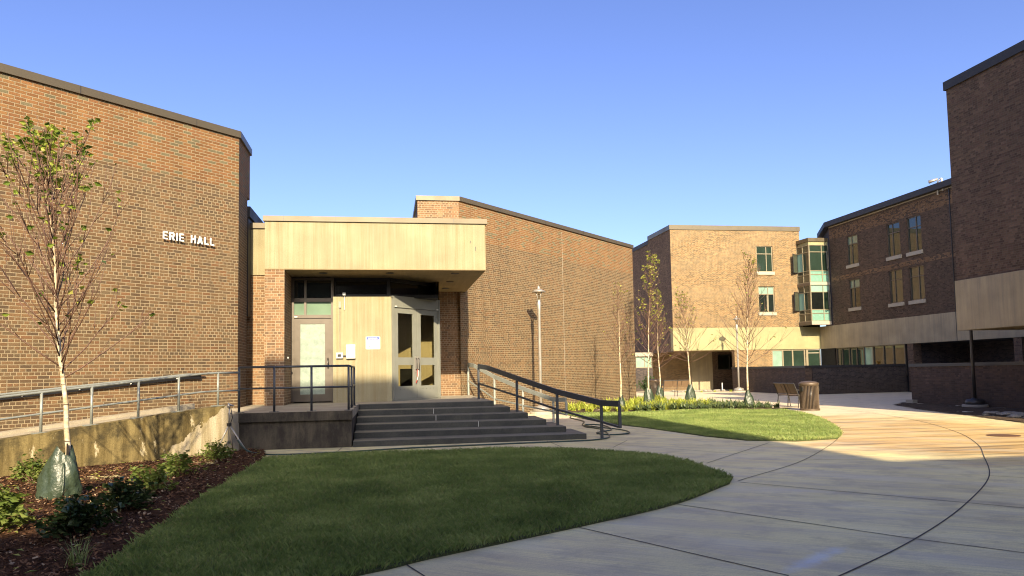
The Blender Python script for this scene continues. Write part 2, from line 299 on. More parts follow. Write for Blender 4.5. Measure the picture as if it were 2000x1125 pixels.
# ------------------------------------------------------------------ mesh helpers
def tag(o, label=None, cat=None, group=None, kind=None):
    if label: o['label'] = label
    if cat: o['category'] = cat
    if group: o['group'] = group
    if kind: o['kind'] = kind
    return o
def empty(name, loc, label, cat, group=None, rz=0.):
    o = bpy.data.objects.new(name, None); COL.objects.link(o); o.location = loc; o.rotation_euler.z = rz
    o.empty_display_size = .3; return tag(o, label, cat, group)
def rootloc(o):
    while o.parent: o = o.parent
    return Vector(o.location)
class MB:
    def __init__(s): s.v = []; s.f = []; s.mi = []; s.uvo = None
    def add(s, vs, fs):
        b = len(s.v); s.v += [tuple(v) for v in vs]; s.f += [tuple(b + i for i in f) for f in fs]; return s
    def box(s, x0, x1, y0, y1, z0, z1):
        return s.add([(x0, y0, z0), (x1, y0, z0), (x1, y1, z0), (x0, y1, z0), (x0, y0, z1), (x1, y0, z1), (x1, y1, z1), (x0, y1, z1)],
                     [(0, 3, 2, 1), (4, 5, 6, 7), (0, 1, 5, 4), (1, 2, 6, 5), (2, 3, 7, 6), (3, 0, 4, 7)])
    def ob(s, P, d, u0, u1, n0, n1, z0, z1):
        """box in a wall frame: u runs along d, n outwards (to the right of d)"""
        L = hypot(*d); d = (d[0] / L, d[1] / L); n = (d[1], -d[0])
        q = lambda u, k, z: (P[0] + d[0] * u + n[0] * k, P[1] + d[1] * u + n[1] * k, z)
        vs = [q(u0, n1, z0), q(u1, n1, z0), q(u1, n0, z0), q(u0, n0, z0), q(u0, n1, z1), q(u1, n1, z1), q(u1, n0, z1), q(u0, n0, z1)]
        return s.add(vs, [(0, 3, 2, 1), (4, 5, 6, 7), (0, 1, 5, 4), (1, 2, 6, 5), (2, 3, 7, 6), (3, 0, 4, 7)])
    def wall(s, P, Q, z0, z1, holes=(), depth=.2):
        """upright sheet from P to Q facing to the right of PQ, with reveals round its openings"""
        L = hypot(Q[0] - P[0], Q[1] - P[1]); d = ((Q[0] - P[0]) / L, (Q[1] - P[1]) / L); n = (d[1], -d[0])
        us = sorted({0, L, *[h[0] for h in holes], *[h[1] for h in holes]}); zs = sorted({z0, z1, *[h[2] for h in holes], *[h[3] for h in holes]})
        q = lambda u, k, z: (P[0] + d[0] * u + n[0] * k, P[1] + d[1] * u + n[1] * k, z)
        for a, b in zip(us, us[1:]):
            for c, e in zip(zs, zs[1:]):
                mu, mz = (a + b) / 2, (c + e) / 2
                if any(h[0] < mu < h[1] and h[2] < mz < h[3] for h in holes): continue
                s.add([q(a, 0, c), q(b, 0, c), q(b, 0, e), q(a, 0, e)], [(0, 1, 2, 3)])
        for a, b, c, e in holes:
            D = -depth
            s.add([q(a, 0, c), q(a, 0, e), q(a, D, e), q(a, D, c)], [(0, 1, 2, 3)]); s.add([q(b, 0, c), q(b, D, c), q(b, D, e), q(b, 0, e)], [(0, 1, 2, 3)])
            s.add([q(a, 0, e), q(b, 0, e), q(b, D, e), q(a, D, e)], [(0, 1, 2, 3)]); s.add([q(a, 0, c), q(a, D, c), q(b, D, c), q(b, 0, c)], [(0, 1, 2, 3)])
        return s
    def prism(s, pts, z0, z1, bottom=True):
        n = len(pts); b = [(x, y, z0) for x, y in pts]; t = [(x, y, z1) for x, y in pts]
        fs = [tuple(range(n, 2 * n))] + ([tuple(reversed(range(n)))] if bottom else []) + [(i, (i + 1) % n, n + (i + 1) % n, n + i) for i in range(n)]
        return s.add(b + t, fs)
    def sheet(s, pts, z): return s.add([(x, y, z) for x, y in pts], [tuple(range(len(pts)))])
    def tube(s, pts, r, n=8, cap=True):
        pts = [Vector(p) for p in pts]; rs = r if isinstance(r, (list, tuple)) else [r] * len(pts)
        vs = []; up = Vector((0, 0, 1)); prev = None
        for i, p in enumerate(pts):
            t = (pts[min(i + 1, len(pts) - 1)] - pts[max(i - 1, 0)]).normalized()
            if prev is None:
                a = t.cross(up if abs(t.z) < .95 else Vector((1, 0, 0))).normalized()
            else: a = (prev - t * prev.dot(t)).normalized()
            prev = a; b = t.cross(a)
            vs += [p + (a * cos(2 * pi * k / n) + b * sin(2 * pi * k / n)) * rs[i] for k in range(n)]
        fs = [(i * n + k, i * n + (k + 1) % n, (i + 1) * n + (k + 1) % n, (i + 1) * n + k) for i in range(len(pts) - 1) for k in range(n)]
        if cap: fs += [tuple(reversed(range(n))), tuple((len(pts) - 1) * n + k for k in range(n))]
        return s.add(vs, fs)
    def lathe(s, c, prof, n=20, a0=0.):
        vs = [(c[0] + r * cos(2 * pi * k / n + a0), c[1] + r * sin(2 * pi * k / n + a0), c[2] + z) for r, z in prof for k in range(n)]
        fs = [(i * n + k, i * n + (k + 1) % n, (i + 1) * n + (k + 1) % n, (i + 1) * n + k) for i in range(len(prof) - 1) for k in range(n)]
        fs += [tuple(reversed(range(n))), tuple((len(prof) - 1) * n + k for k in range(n))]
        return s.add(vs, fs)
    def build(s, name, mat, parent=None, smooth=False, bevel=0., **tg):
        me = bpy.data.meshes.new(name); off = rootloc(parent) if parent else Vector((0, 0, 0))
        V = np.array(s.v, dtype=np.float32)
        me.from_pydata((V - np.array(off, dtype=np.float32)).tolist(), [], s.f)
        uv = me.uv_layers.new(name='UVMap'); data = np.zeros(len(me.loops) * 2, dtype=np.float32); li = 0
        for f in s.f:
            p = [s.v[i] for i in f]; nx = ny = nz = 0.
            for a, b in zip(p, p[1:] + p[:1]):
                nx += (a[1] - b[1]) * (a[2] + b[2]); ny += (a[2] - b[2]) * (a[0] + b[0]); nz += (a[0] - b[0]) * (a[1] + b[1])
            h = hypot(nx, ny)
            if h <= abs(nz):
                for q in p: data[li] = q[0]; data[li + 1] = q[1]; li += 2
            else:
                tx, ty = -ny / h, nx / h
                for q in p: data[li] = q[0] * tx + q[1] * ty; data[li + 1] = q[2]; li += 2
        uv.data.foreach_set('uv', data)
        me.materials.append(M[mat] if isinstance(mat, str) else mat)
        o = bpy.data.objects.new(name, me); COL.objects.link(o)
        if parent: o.parent = parent
        if smooth: me.polygons.foreach_set('use_smooth', [True] * len(me.polygons))
        if bevel:
            m = o.modifiers.new('bevel', 'BEVEL'); m.width = bevel; m.segments = 2; m.limit_method = 'ANGLE'
        return tag(o, **tg)
def offset(pts, d):
    """offset an anticlockwise footprint outwards by d"""
    out = []; n = len(pts)
    for i in range(n):
        p0, p1, p2 = Vector(pts[i - 1]), Vector(pts[i]), Vector(pts[(i + 1) % n])
        a = (p1 - p0).normalized(); b = (p2 - p1).normalized(); na = Vector((a.y, -a.x)); nb = Vector((b.y, -b.x))
        m = (na + nb).normalized(); k = d / max(.3, m.dot(na)); out.append((p1.x + m.x * k, p1.y + m.y * k))
    return out
def coping(pts, z0, z1, mat, parent, d=.05):
    o = offset(pts, d); i = offset(pts, -.3); n = len(pts); mb = MB()
    for a, b in zip(range(n), list(range(1, n)) + [0]):
        mb.add([(*o[a], z0), (*o[b], z0), (*o[b], z1), (*o[a], z1), (*i[b], z1), (*i[a], z1), (*i[a], z0), (*i[b], z0)],
               [(0, 1, 2, 3), (3, 2, 4, 5), (5, 4, 7, 6), (0, 6, 7, 1)])
    return mb.build('coping', mat, parent)
def joints_on(P, d, us, z0, z1, parent, mat='black', nn=.052):
    mb = MB()
    for u in us: mb.ob(P, d, u, u + .012, nn, nn + .004, z0, z1)
    return mb.build('coping_joint', mat, parent)
Lv = (1 / sqrt(2), 1 / sqrt(2))
def Lp(P, u): return (P[0] + Lv[0] * u, P[1] + Lv[1] * u)
def poly_pip(px, py, poly):
    inside = np.zeros(len(px), bool); n = len(poly)
    for i in range(n):
        x0, y0 = poly[i]; x1, y1 = poly[(i + 1) % n]
        c = ((y0 > py) != (y1 > py)); xx = (x1 - x0) * (py - y0) / ((y1 - y0) if y1 != y0 else 1e-9) + x0
        inside ^= c & (px < xx)
    return inside
def catmull(pts, k=8):
    P = [Vector(p) for p in pts]; P = [P[0] * 2 - P[1]] + P + [P[-1] * 2 - P[-2]]; out = []
    for i in range(1, len(P) - 2):
        for j in range(k):
            t = j / k; a, b, c, d = P[i - 1:i + 3]
            out.append(.5 * ((2 * b) + (c - a) * t + (2 * a - 5 * b + 4 * c - d) * t * t + (3 * b - a - 3 * c + d) * t ** 3))
    out.append(P[-2]); return [tuple(p) for p in out]

# ------------------------------------------------------------------ ground, lawns, beds
def struct(mb, name, mat, **k): return mb.build(name, mat, None, kind='structure', **k)
g_ = MB().sheet([(-700, -700), (900, -700), (900, 1500), (-700, 1500)], -.03); struct(g_, 'ground', 'soil')
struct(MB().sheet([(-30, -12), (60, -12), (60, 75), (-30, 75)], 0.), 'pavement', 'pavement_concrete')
OUT = catmull([(-3.2, 1.5, 0), (.6, 3.3, 0), (3.09, 4.9, 0), (4.5, 5.9, 0), (5.97, 7.12, 0), (7.69, 8.75, 0), (9.3, 10.67, 0), (10.6, 12.3, 0), (12.1, 14.6, 0), (13.7, 17.85, 0), (14.75, 21.2, 0), (15.3, 24., 0), (15.4, 27., 0)])
INN = catmull([(-2.1, 4.7, 0), (-.22, 5.68, 0), (.36, 6.08, 0), (1.74, 6.94, 0), (3.06, 7.85, 0), (4.44, 9.23, 0), (6.38, 10.98, 0), (8.91, 14.0, 0), (10.24, 16.0, 0), (11.8, 19.16, 0), (12.9, 22.0, 0), (13.4, 24.2, 0)])
def strip(mb, pts, w, z):
    P = [Vector((p[0], p[1])) for p in pts]
    L, R = [], []
    for i, p in enumerate(P):
        t = (P[min(i + 1, len(P) - 1)] - P[max(i - 1, 0)]).normalized(); n = Vector((-t.y, t.x)) * w / 2
        L.append((*(p + n), z)); R.append((*(p - n), z))
    n = len(P); mb.add(L + R, [(i, n + i, n + i + 1, i + 1) for i in range(n - 1)])
jt = MB(); strip(jt, OUT, .015, .004)
strip(jt, [p for p in INN if p[0] > 4.4 and p[0] < 9.0], .014, .0042)
for a, b in (((4.43, 9.14), (5.98, 7.15)), ((3.06, 7.85), (4.33, 5.8)), ((1.74, 6.94), (2.75, 4.98)), ((7.3, 13.76), (4.84, 11.1)), ((4.41, 14.49), (5.97, 12.01)),
             ((.1, 6.0), (.9, 3.6)), ((3.3, 13.6), (3.3, 15.7)), ((.9, 14.2), (.75, 15.7)), ((-1.0, 14.2), (-.93, 15.7)), ((4.2, 13.9), (4.9, 15.2)),
             ((5.98, 7.15), (7.6, 5.1)), ((4.33, 5.8), (5.9, 3.7)), ((7.7, 8.77), (9.9, 6.6)), ((9.3, 10.67), (12.2, 8.6)), ((12.1, 14.6), (15.5, 13.2)),
             ((10.5, 16.4), (13.1, 16.6)), ((12.7, 21.6), (14.75, 21.2)), ((6.5, 11.1), (8.9, 10.1)), ((14.75, 21.2), (15.3, 17.2)), ((4.5, 15.9), (5.95, 17.0)), ((4.4, 18.5), (6.1, 19.6))):
    strip(jt, [a, b], .014, .0038)
simple('joint', (.06, .052, .042), .9)
struct(jt, 'pavement_joints', 'joint')
LAWN1 = [(-2.3, 3.2)] + [(p[0], p[1]) for p in INN if p[0] <= 4.44] + [(4.49, 9.5), (4.53, 10.4), (4.58, 11.3), (4.5, 12.1), (3.9, 13.1), (3.1, 13.72), (2.2, 14.05), (1.33, 14.18), (-.55, 14.23), (-2.14, 14.0), (-2.2, 9.8), (-2.17, 7.6), (-2.15, 6.1)]
LAWN2 = [(p[0], p[1]) for p in INN if p[0] >= 8.8 and p[0] < 13.5] + [(13.2, 24.0), (11.6, 25.4), (9.5, 25.2), (7.6, 24.9), (5.9, 25.5), (5.9, 22.2), (5.98, 20.1), (6.38, 18.31), (6.75, 15.5), (7.1, 14.3), (7.9, 13.8)]
struct(MB().prism(LAWN1, -.02, .022), 'lawn_ground', 'turf'); struct(MB().prism(LAWN2, -.02, .022), 'lawn_ground', 'turf')
def blades(name, poly, dens, h, w, falloff):
    xs = [p[0] for p in poly]; ys = [p[1] for p in poly]; x0, x1, y0, y1 = min(xs) - .1, max(xs) + .1, min(ys) - .1, max(ys) + .1
    n = int((x1 - x0) * (y1 - y0) * dens); px = rng.uniform(x0, x1, n); py = rng.uniform(y0, y1, n)
    jx = px + rng.normal(0, .02, n); jy = py + rng.normal(0, .02, n)
    keep = poly_pip(jx, jy, poly) & (rng.random(n) < np.minimum(1, (falloff / np.maximum(1, np.hypot(px, py))) ** 1.6)); px, py = px[keep], py[keep]; n = len(px)
    d = np.hypot(px, py); k = np.maximum(1, d / falloff) ** .8
    clump = .75 + .5 * np.sin(px * 3.1 + np.sin(py * 2.3) * 2) * np.sin(py * 2.7 + px)
    hh = h * rng.uniform(.45, 1.35, n) * (.7 + .35 * clump); a = rng.uniform(0, 2 * pi, n); ww = w * k * rng.uniform(.7, 1.3, n)
    lean = rng.uniform(.1, 1.0, n) * hh; la = a + rng.normal(pi / 2, .8, n)
    V = np.zeros((n, 4, 3), np.float32)
    V[:, 0, 0] = px - np.cos(a) * ww / 2; V[:, 0, 1] = py - np.sin(a) * ww / 2; V[:, 0, 2] = .015
    V[:, 1, 0] = px + np.cos(a) * ww / 2; V[:, 1, 1] = py + np.sin(a) * ww / 2; V[:, 1, 2] = .015
    mx = px + np.cos(la) * lean * .35; my = py + np.sin(la) * lean * .35
    V[:, 2, 0] = mx + np.cos(a) * ww * .35; V[:, 2, 1] = my + np.sin(a) * ww * .35; V[:, 2, 2] = .015 + hh * .65
    V[:, 3, 0] = px + np.cos(la) * lean; V[:, 3, 1] = py + np.sin(la) * lean; V[:, 3, 2] = .015 + hh
    me = bpy.data.meshes.new(name); me.vertices.add(n * 4); me.vertices.foreach_set('co', V.ravel())
    idx = (np.arange(n)[:, None] * 4 + np.array([0, 1, 2, 0, 2, 3])[None]).ravel().astype(np.int32)
    me.loops.add(n * 6); me.loops.foreach_set('vertex_index', idx); me.polygons.add(n * 2)
    me.polygons.foreach_set('loop_start', np.arange(0, n * 6, 3, dtype=np.int32)); me.polygons.foreach_set('loop_total', np.full(n * 2, 3, np.int32))
    me.update(calc_edges=True); me.validate(); me.materials.append(M['grass_blades'])
    o = bpy.data.objects.new(name, me); COL.objects.link(o); return o
tag(blades('grass', LAWN1, 6800, .058, .0055, 8.), 'short mown green grass of the shaded near lawn', 'grass', kind='stuff')
tag(blades('grass', LAWN2, 4200, .05, .006, 13.), 'short mown bright grass of the sunlit far lawn', 'grass', kind='stuff')
MULCH = [(-2.18, 3.2), (-2.2, 9.8), (-2.14, 13.95), (-2.45, 15.7), (-2.8, 15.72), (-3.08, 15.26), (-5.76, 12.53), (-14., 4.3), (-14, -2), (-3, -2)]
def mound(name, poly, mat, step, amp, z0):
    xs = [p[0] for p in poly]; ys = [p[1] for p in poly]; nx = int((max(xs) - min(xs)) / step) + 1; ny = int((max(ys) - min(ys)) / step) + 1
    gx = min(xs) + np.arange(nx + 1) * step; gy = min(ys) + np.arange(ny + 1) * step
    X, Y = np.meshgrid(gx, gy, indexing='ij'); Z = z0 + amp * (.5 + .3 * np.sin(X * 2.1 + 1.3 * np.sin(Y * 1.7)) + .2 * np.sin(Y * 3.3 + X)) + rng.normal(0, amp * .10, X.shape)
    cx = (X[:-1, :-1] + step / 2).ravel(); cy = (Y[:-1, :-1] + step / 2).ravel(); ok = poly_pip(cx, cy, poly)
    vs = np.stack([X.ravel(), Y.ravel(), Z.ravel()], 1); q = lambda i, j: i * (ny + 1) + j; fs = []
    for t in np.nonzero(ok)[0]:
        i, j = divmod(int(t), ny); fs.append((q(i, j), q(i + 1, j), q(i + 1, j + 1), q(i, j + 1)))
    used = sorted({v for f in fs for v in f}); mp = {v: k for k, v in enumerate(used)}
    mb = MB(); mb.add([tuple(vs[v]) for v in used], [tuple(mp[v] for v in f) for f in fs]); return struct(mb, name, mat, smooth=True)
mound('mulch_bed', MULCH, 'mulch', .06, .05, .0)
def chips(name, poly, n, mat, size, z, label, zmin=None):
    mb = MB(); xs = [p[0] for p in poly]; ys = [p[1] for p in poly]; px = rng.uniform(min(xs), max(xs), n); py = rng.uniform(min(ys), max(ys), n); k = poly_pip(px, py, poly)
    for x, y in zip(px[k], py[k]):
        a = random.random() * 6.3; l = size * random.uniform(.5, 1.6); w_ = l * random.uniform(.2, .5); t = random.uniform(-.5, .5); t2 = random.uniform(-.6, .6); zz = z + random.uniform(0, .025)
        ux, uy = cos(a), sin(a)
        mb.add([(x - ux * l - uy * w_, y - uy * l + ux * w_, zz - t * l - t2 * w_), (x + ux * l - uy * w_, y + uy * l + ux * w_, zz + t * l - t2 * w_), (x + ux * l + uy * w_, y + uy * l - ux * w_, zz + t * l + t2 * w_), (x - ux * l + uy * w_, y - uy * l - ux * w_, zz - t * l + t2 * w_)], [(0, 1, 2, 3)])
    return mb.build(name, mat, None, label=label, cat='mulch', kind='stuff')
def chipmat():
    g = N('bark_chip'); r = g.n('ShaderNodeNewGeometry').outputs['Random Per Island']
    M['bark_chip'] = g.fin(g.ramp(r, [(0, (.04, .02, .011)), (.5, (.105, .052, .025)), (.88, (.22, .11, .05)), (1, (.38, .29, .18))]), .9, 0., .2)
chipmat()
def fallen(name, poly, n, z, label):
    mb = MB(); xs = [p[0] for p in poly]; ys = [p[1] for p in poly]; rd = random.Random(77)
    px = rng.uniform(min(xs), max(xs), n); py = rng.uniform(min(ys), max(ys), n); k = poly_pip(px, py, poly)
    for x, y in zip(px[k], py[k]):
        a = rd.uniform(0, 6.28); L = rd.uniform(.025, .05); c, s_ = cos(a), sin(a); W = L * .4
        mb.add([(x - c * L, y - s_ * L, z), (x - s_ * W, y + c * W, z + .012), (x + c * L, y + s_ * L, z + .006), (x + s_ * W, y - c * W, z + .014)], [(0, 1, 2), (0, 2, 3)])
    return mb.build(name, 'leaf_birch_yellow', None, label=label, cat='leaves', kind='stuff')
VIS = [(-2.2, 5.4), (-2.2, 9.8), (-2.14, 13.95), (-2.45, 15.65), (-2.8, 15.65), (-3.08, 15.1), (-5.76, 12.3), (-8, 10.), (-4.6, 5.4)]
chips('mulch_chips', VIS, 42000, 'bark_chip', .014, .04, 'reddish brown bark chips scattered over the shrub bed')
fallen('fallen_leaves', [(-6, 5), (-2.2, 5), (-2.2, 15), (-3, 15), (-7, 11)], 420, .075, 'small yellow and green leaves fallen over the mulch bed')
BED = [(5.9, 25.6), (7.6, 24.95), (9.5, 25.25), (11.6, 25.45), (13.6, 24.6), (14.2, 25.0), (13.6, 27.5), (13.5, 31.), (13.2, 36.), (12.4, 39.5), (11.0, 39.), (11.0, 33.1), (6.1, 28.1)]
mound('planting_bed', BED, 'soil', .15, .04, .0)
SOIL = [(20.3, 27.2), (18.6, 25.6), (17.3, 22.6), (16.55, 20.1), (15.7, 17.4), (14.9, 15.2), (15., 12.), (20., 12.), (20., 27.2)]
mound('soil_bed', SOIL, 'soil', .15, .03, .0)
struct(MB().sheet([(18.4, 46.2), (22.2, 46.2), (22.2, 50.), (18.4, 50.)], .006), 'gravel_strip', 'gravel')
def rocks(poly, n, size, label, group):
    src = None
    for i in range(n):
        while 1:
            xs = [p[0] for p in poly]; ys = [p[1] for p in poly]; x = random.uniform(min(xs), max(xs)); y = random.uniform(min(ys), max(ys))
            if poly_pip(np.array([x]), np.array([y]), poly)[0]: break
        if src is None or i % 6 == 0:
            mb = MB(); pr = [(.35, 0.), (.9, .15), (1., .4), (.75, .75), (.3, .9)]
            mb.lathe((0, 0, 0), [(r * size * random.uniform(.8, 1.1), z * size) for r, z in pr], 8)
            mb.v = [(a * random.uniform(.8, 1.2) * 1.2, b * random.uniform(.8, 1.2), c * .8) for a, b, c in mb.v]
            o = mb.build('rock', 'stone', None, True); src = o
        else: o = src.copy(); COL.objects.link(o)
        o.location = (x, y, 0.); o.rotation_euler.z = random.random() * 6; k = random.uniform(.6, 1.4); o.scale = (k, k, k)
        tag(o, label, 'rock', group)
rocks([(16.3, 17.2), (17.1, 19.6), (17.9, 19.4), (17.9, 16.6)], 60, .10, 'pale river rock among the stones beside the right-hand brick wall', 'river rocks by the right wall')
rocks([(18.5, 46.5), (22.1, 46.5), (22.1, 47.6), (18.5, 47.6)], 70, .12, 'white rock in the row before the dark recessed doorway', 'white rocks before the recess')

# ------------------------------------------------------------------ the hall with the concrete canopy
HALL = empty('brick_hall', (0, 22, 0), 'tan brick hall with its concrete entrance canopy and the raised letters ERIE HALL', 'building')
A = (-3.46, 18.40); ZP = .745
def part(mb, name, mat, parent=None, **k): return mb.build(name, mat, parent or HALL, **k)
# left wing: long diagonal wall, short return, overhanging top
mb = MB(); mb.wall((-16., 5.86), A, 0, 7.15); part(mb, 'wall', 'brick_main')
mb = MB(); mb.wall(A, (-3.46, 19.5), 0, 5.98); mb.wall((-3.46, 19.5), (-3.9, 19.5), 0, 5.98); mb.wall(A, (-3.46, 19.83), 5.98, 7.15); mb.add([(-3.46, 19.5, 5.98), (-3.46, 19.83, 5.98), (-3.9, 19.83, 5.98), (-3.9, 19.5, 5.98)], [(0, 1, 2, 3)])
mb.wall((-3.46, 19.83), (-12, 28.4), 5.98, 7.15); part(mb, 'side_wall', 'brick_main')
fp = [(-16, 5.86), A, (-3.46, 19.83), (-12, 28.4), (-24, 14)]
part(MB().sheet(fp, 7.0), 'roof', 'roof_gravel'); part(MB().wall((-12, 28.4), (-24, 14), 0, 7.15).wall((-24, 14), (-16, 5.86), 0, 7.15), 'back_wall', 'brick_dark')
c = coping(fp, 7.14, 7.30, 'coping_brown', HALL)
joints_on((-16., 5.86), (1, 1), [3.4, 7.0, 10.5, 14.1, 16.6], 7.14, 7.30, c, 'steel_dark')
# lower link behind
fp = [(-9, 19.9), (-3.5, 19.9), (-3.5, 26), (-9, 26)]
mb = MB(); [mb.wall(fp[i], fp[(i + 1) % 4], 3, 5.55) for i in range(4)]; mb.sheet(fp, 5.5); part(mb, 'link_wall', 'coping_dark'); coping(fp, 5.55, 5.82, 'coping_dark', HALL)
# recessed brick and concrete panel between wing and canopy
part(MB().wall((-3.75, 20.25), (-3.0, 20.25), .6, 4.10), 'recessed_wall', 'brick_entry')
part(MB().box(-3.75, -3.0, 20.22, 20.6, 4.10, 5.32), 'recessed_band', 'concrete_cream'); part(MB().box(-3.62, -2.99, 20.17, 20.7, 5.32, 5.46), 'coping', 'coping_brown')
part(MB().box(-3.60, -3.52, 20.10, 20.22, 3.2, 5.3), 'dark_bar', 'frame_dark')  # black upright bar in the gap beside the wing
# pillar and canopy
part(MB().box(-3.0, -2.53, 19.30, 20.9, .6, 4.12), 'pillar', 'brick_entry')
can = MB(); can.box(-3.0, 2.53, 19.29, 24.6, 4.14, 5.34); can.v = [(x, y, z) for x, y, z in can.v]
canopy = part(can, 'canopy', 'concrete_cream')
part(MB().box(-3.0, 2.528, 19.292, 24.6, 4.12, 4.139), 'soffit', 'concrete_soffit', canopy)
cc = coping([(-3.0, 19.29), (2.53, 19.29), (2.53, 24.3), (-3.0, 24.3)], 5.335, 5.465, 'coping_brown', HALL, .045)
joints_on((-3.0, 19.29), (1, 0), [.45, 1.72, 4.7], 5.335, 5.465, cc, 'steel_dark', .045)
for x, y in ((-1.64, 19.91), (.07, 19.86), (1.78, 19.91), (1.79, 21.7), (1.79, 23.41)):
    lt = part(MB().lathe((x, y, 4.108), [(.11, 0), (.11, .011)], 20), 'downlight', 'frame_dark', canopy)
for x, z, hh in ((2.12, 4.82, .07), (2.25, 4.62, .12)):
    part(MB().add([(x, 19.283, z), (x + .015, 19.283, z), (x + .03, 19.283, z + hh), (x + .012, 19.283, z + hh)], [(0, 1, 2, 3)]).add([(x, 19.30, z), (x + .015, 19.30, z), (x + .03, 19.30, z + hh), (x + .012, 19.30, z + hh)], [(3, 2, 1, 0)]), 'chip_mark', 'steel_dark', canopy)
# centre block: long diagonal wall with the stepped parapet
Lc = (2.53, 24.52)
mb = MB(); mb.wall((2.33, 24.32), (11.2, 33.19), 0, 7.11); part(mb, 'wall', 'brick_main')
fp = [(.98, 24.32), (2.33, 24.32), (11.2, 33.19), (6.0, 38.4), (.98, 33.0)]
part(MB().wall((.98, 24.32), (2.33, 24.32), 4.9, 7.11), 'parapet_wall', 'brick_entry')
part(MB().wall((11.2, 33.19), (6., 38.4), 0, 7.11).wall((6, 38.4), (.98, 33.), 0, 7.11).wall((.98, 33), (.98, 24.32), 4.9, 7.11), 'back_wall', 'brick_dark')
part(MB().sheet(fp, 6.98), 'roof', 'roof_gravel'); c = coping(fp, 7.10, 7.25, 'coping_brown', HALL); joints_on((2.33, 24.32), (1, 1), [2.2, 5.1, 8., 10.9], 7.10, 7.25, c, 'steel_dark')
part(MB().ob((2.33, 24.32), (1, 1), 6.37, 6.383, 0, .004, .3, 7.0), 'control_joint', 'sill_stone')
part(MB().wall((1.40, 24.52), (2.53, 24.52), .6, 4.12), 'entry_wall', 'brick_entry')
# entrance: vestibule shell
part(MB().box(-1.43, .10, 20.40, 20.62, ZP - .02, 3.55), 'concrete_panel', 'concrete_cream')
part(MB().wall((1.47, 21.76), (1.47, 24.52), .7, 4.12).wall((-1.25, 22.6), (1.4, 22.6), .7, 4.12).wall((-1.25, 20.7), (-1.25, 22.6), .7, 3.6).wall((-2.53, 20.9), (-2.53, 23.9), .7, 4.12).wall((1.40, 24.5), (1.40, 21.76), .7, 4.12), 'vestibule_wall', 'interior_cream')
part(MB().box(-2.5, 1.39, 20.95, 23.88, 3.56, 3.66), 'vestibule_ceiling', 'interior_dark'); part(MB().box(-2.5, -1.30, 20.9, 23.8, .76, 3.55), 'inner_room', 'interior_dark'); part(MB().box(.35, .75, 22.1, 22.5, .75, 1.62), 'inner_bin', 'interior_dark')
# clerestory glazing over the panel and the doors
cl = part(MB().box(-1.45, .02, 20.86, 20.94, 3.56, 3.66).box(-1.45, .02, 20.86, 20.94, 4.02, 4.12).box(-1.45, -1.38, 20.86, 20.94, 3.66, 4.02).box(-.02, .08, 20.84, 20.96, 3.56, 4.12)
          .ob((.05, 20.86), (1, 1), .06, 1.95, -.1, 0, 3.56, 3.68).ob((.05, 20.86), (1, 1), .06, 1.95, -.1, 0, 4.02, 4.12).ob((.05, 20.86), (1, 1), 1.87, 1.95, -.1, 0, 3.68, 4.02), 'clerestory', 'frame_dark')
part(MB().box(-1.38, -.02, 20.89, 20.91, 3.66, 4.02).ob((.05, 20.86), (1, 1), .06, 1.87, -.06, -.04, 3.68, 4.02), 'pane', 'glass_black', cl)
# single door with transom lights
y0 = 20.70
fr = MB(); fr.box(-2.53, -2.46, y0 - .05, y0 + .08, .77, 4.08); fr.box(-1.50, -1.43, y0 - .05, y0 + .08, .77, 4.08); fr.box(-2.46, -1.50, y0 - .05, y0 + .08, 3.00, 3.09); fr.box(-2.46, -1.50, y0 - .05, y0 + .08, 3.44, 3.54)
fr.box(-2.46, -1.50, y0 - .05, y0 + .08, 4.02, 4.08); fr.box(-2.20, -2.14, y0 - .045, y0 + .08, 3.09, 3.44); fr.box(-2.20, -2.14, y0 - .045, y0 + .08, 3.54, 4.02)
frame = part(fr, 'door_frame', 'bronze')
part(MB().box(-2.46, -2.20, y0 + .01, y0 + .03, 3.09, 3.44).box(-2.14, -1.50, y0 + .01, y0 + .03, 3.09, 3.44), 'transom_pane', 'glass_pale', frame); part(MB().box(-2.46, -2.20, y0 + .01, y0 + .03, 3.54, 4.02).box(-2.14, -1.50, y0 + .01, y0 + .03, 3.54, 4.02), 'transom_pane', 'glass_dark', frame)
dr = part(MB().box(-2.46, -2.30, y0 - .02, y0 + .03, .78, 3.0).box(-1.66, -1.50, y0 - .02, y0 + .03, .78, 3.0).box(-2.30, -1.66, y0 - .02, y0 + .03, 2.85, 3.0).box(-2.30, -1.66, y0 - .02, y0 + .03, .78, .97), 'single_door', 'bronze')
part(MB().box(-2.30, -1.66, y0 + .0, y0 + .015, .97, 2.85), 'pane', 'glass_scratched', dr)
part(MB().tube([(-1.58, y0 - .03, 1.93), (-1.58, y0 - .10, 1.91), (-1.57, y0 - .11, 1.80), (-1.58, y0 - .10, 1.69), (-1.58, y0 - .03, 1.67)], .014), 'door_handle', 'black', dr, smooth=True)
part(MB().box(-1.60, -1.56, y0 - .035, y0 - .02, 1.80, 1.86), 'lock', 'steel', dr)
part(MB().box(-2.45, -2.37, y0 - .07, y0 - .05, 3.02, 3.05), 'door_sensor', 'white_paint', frame)
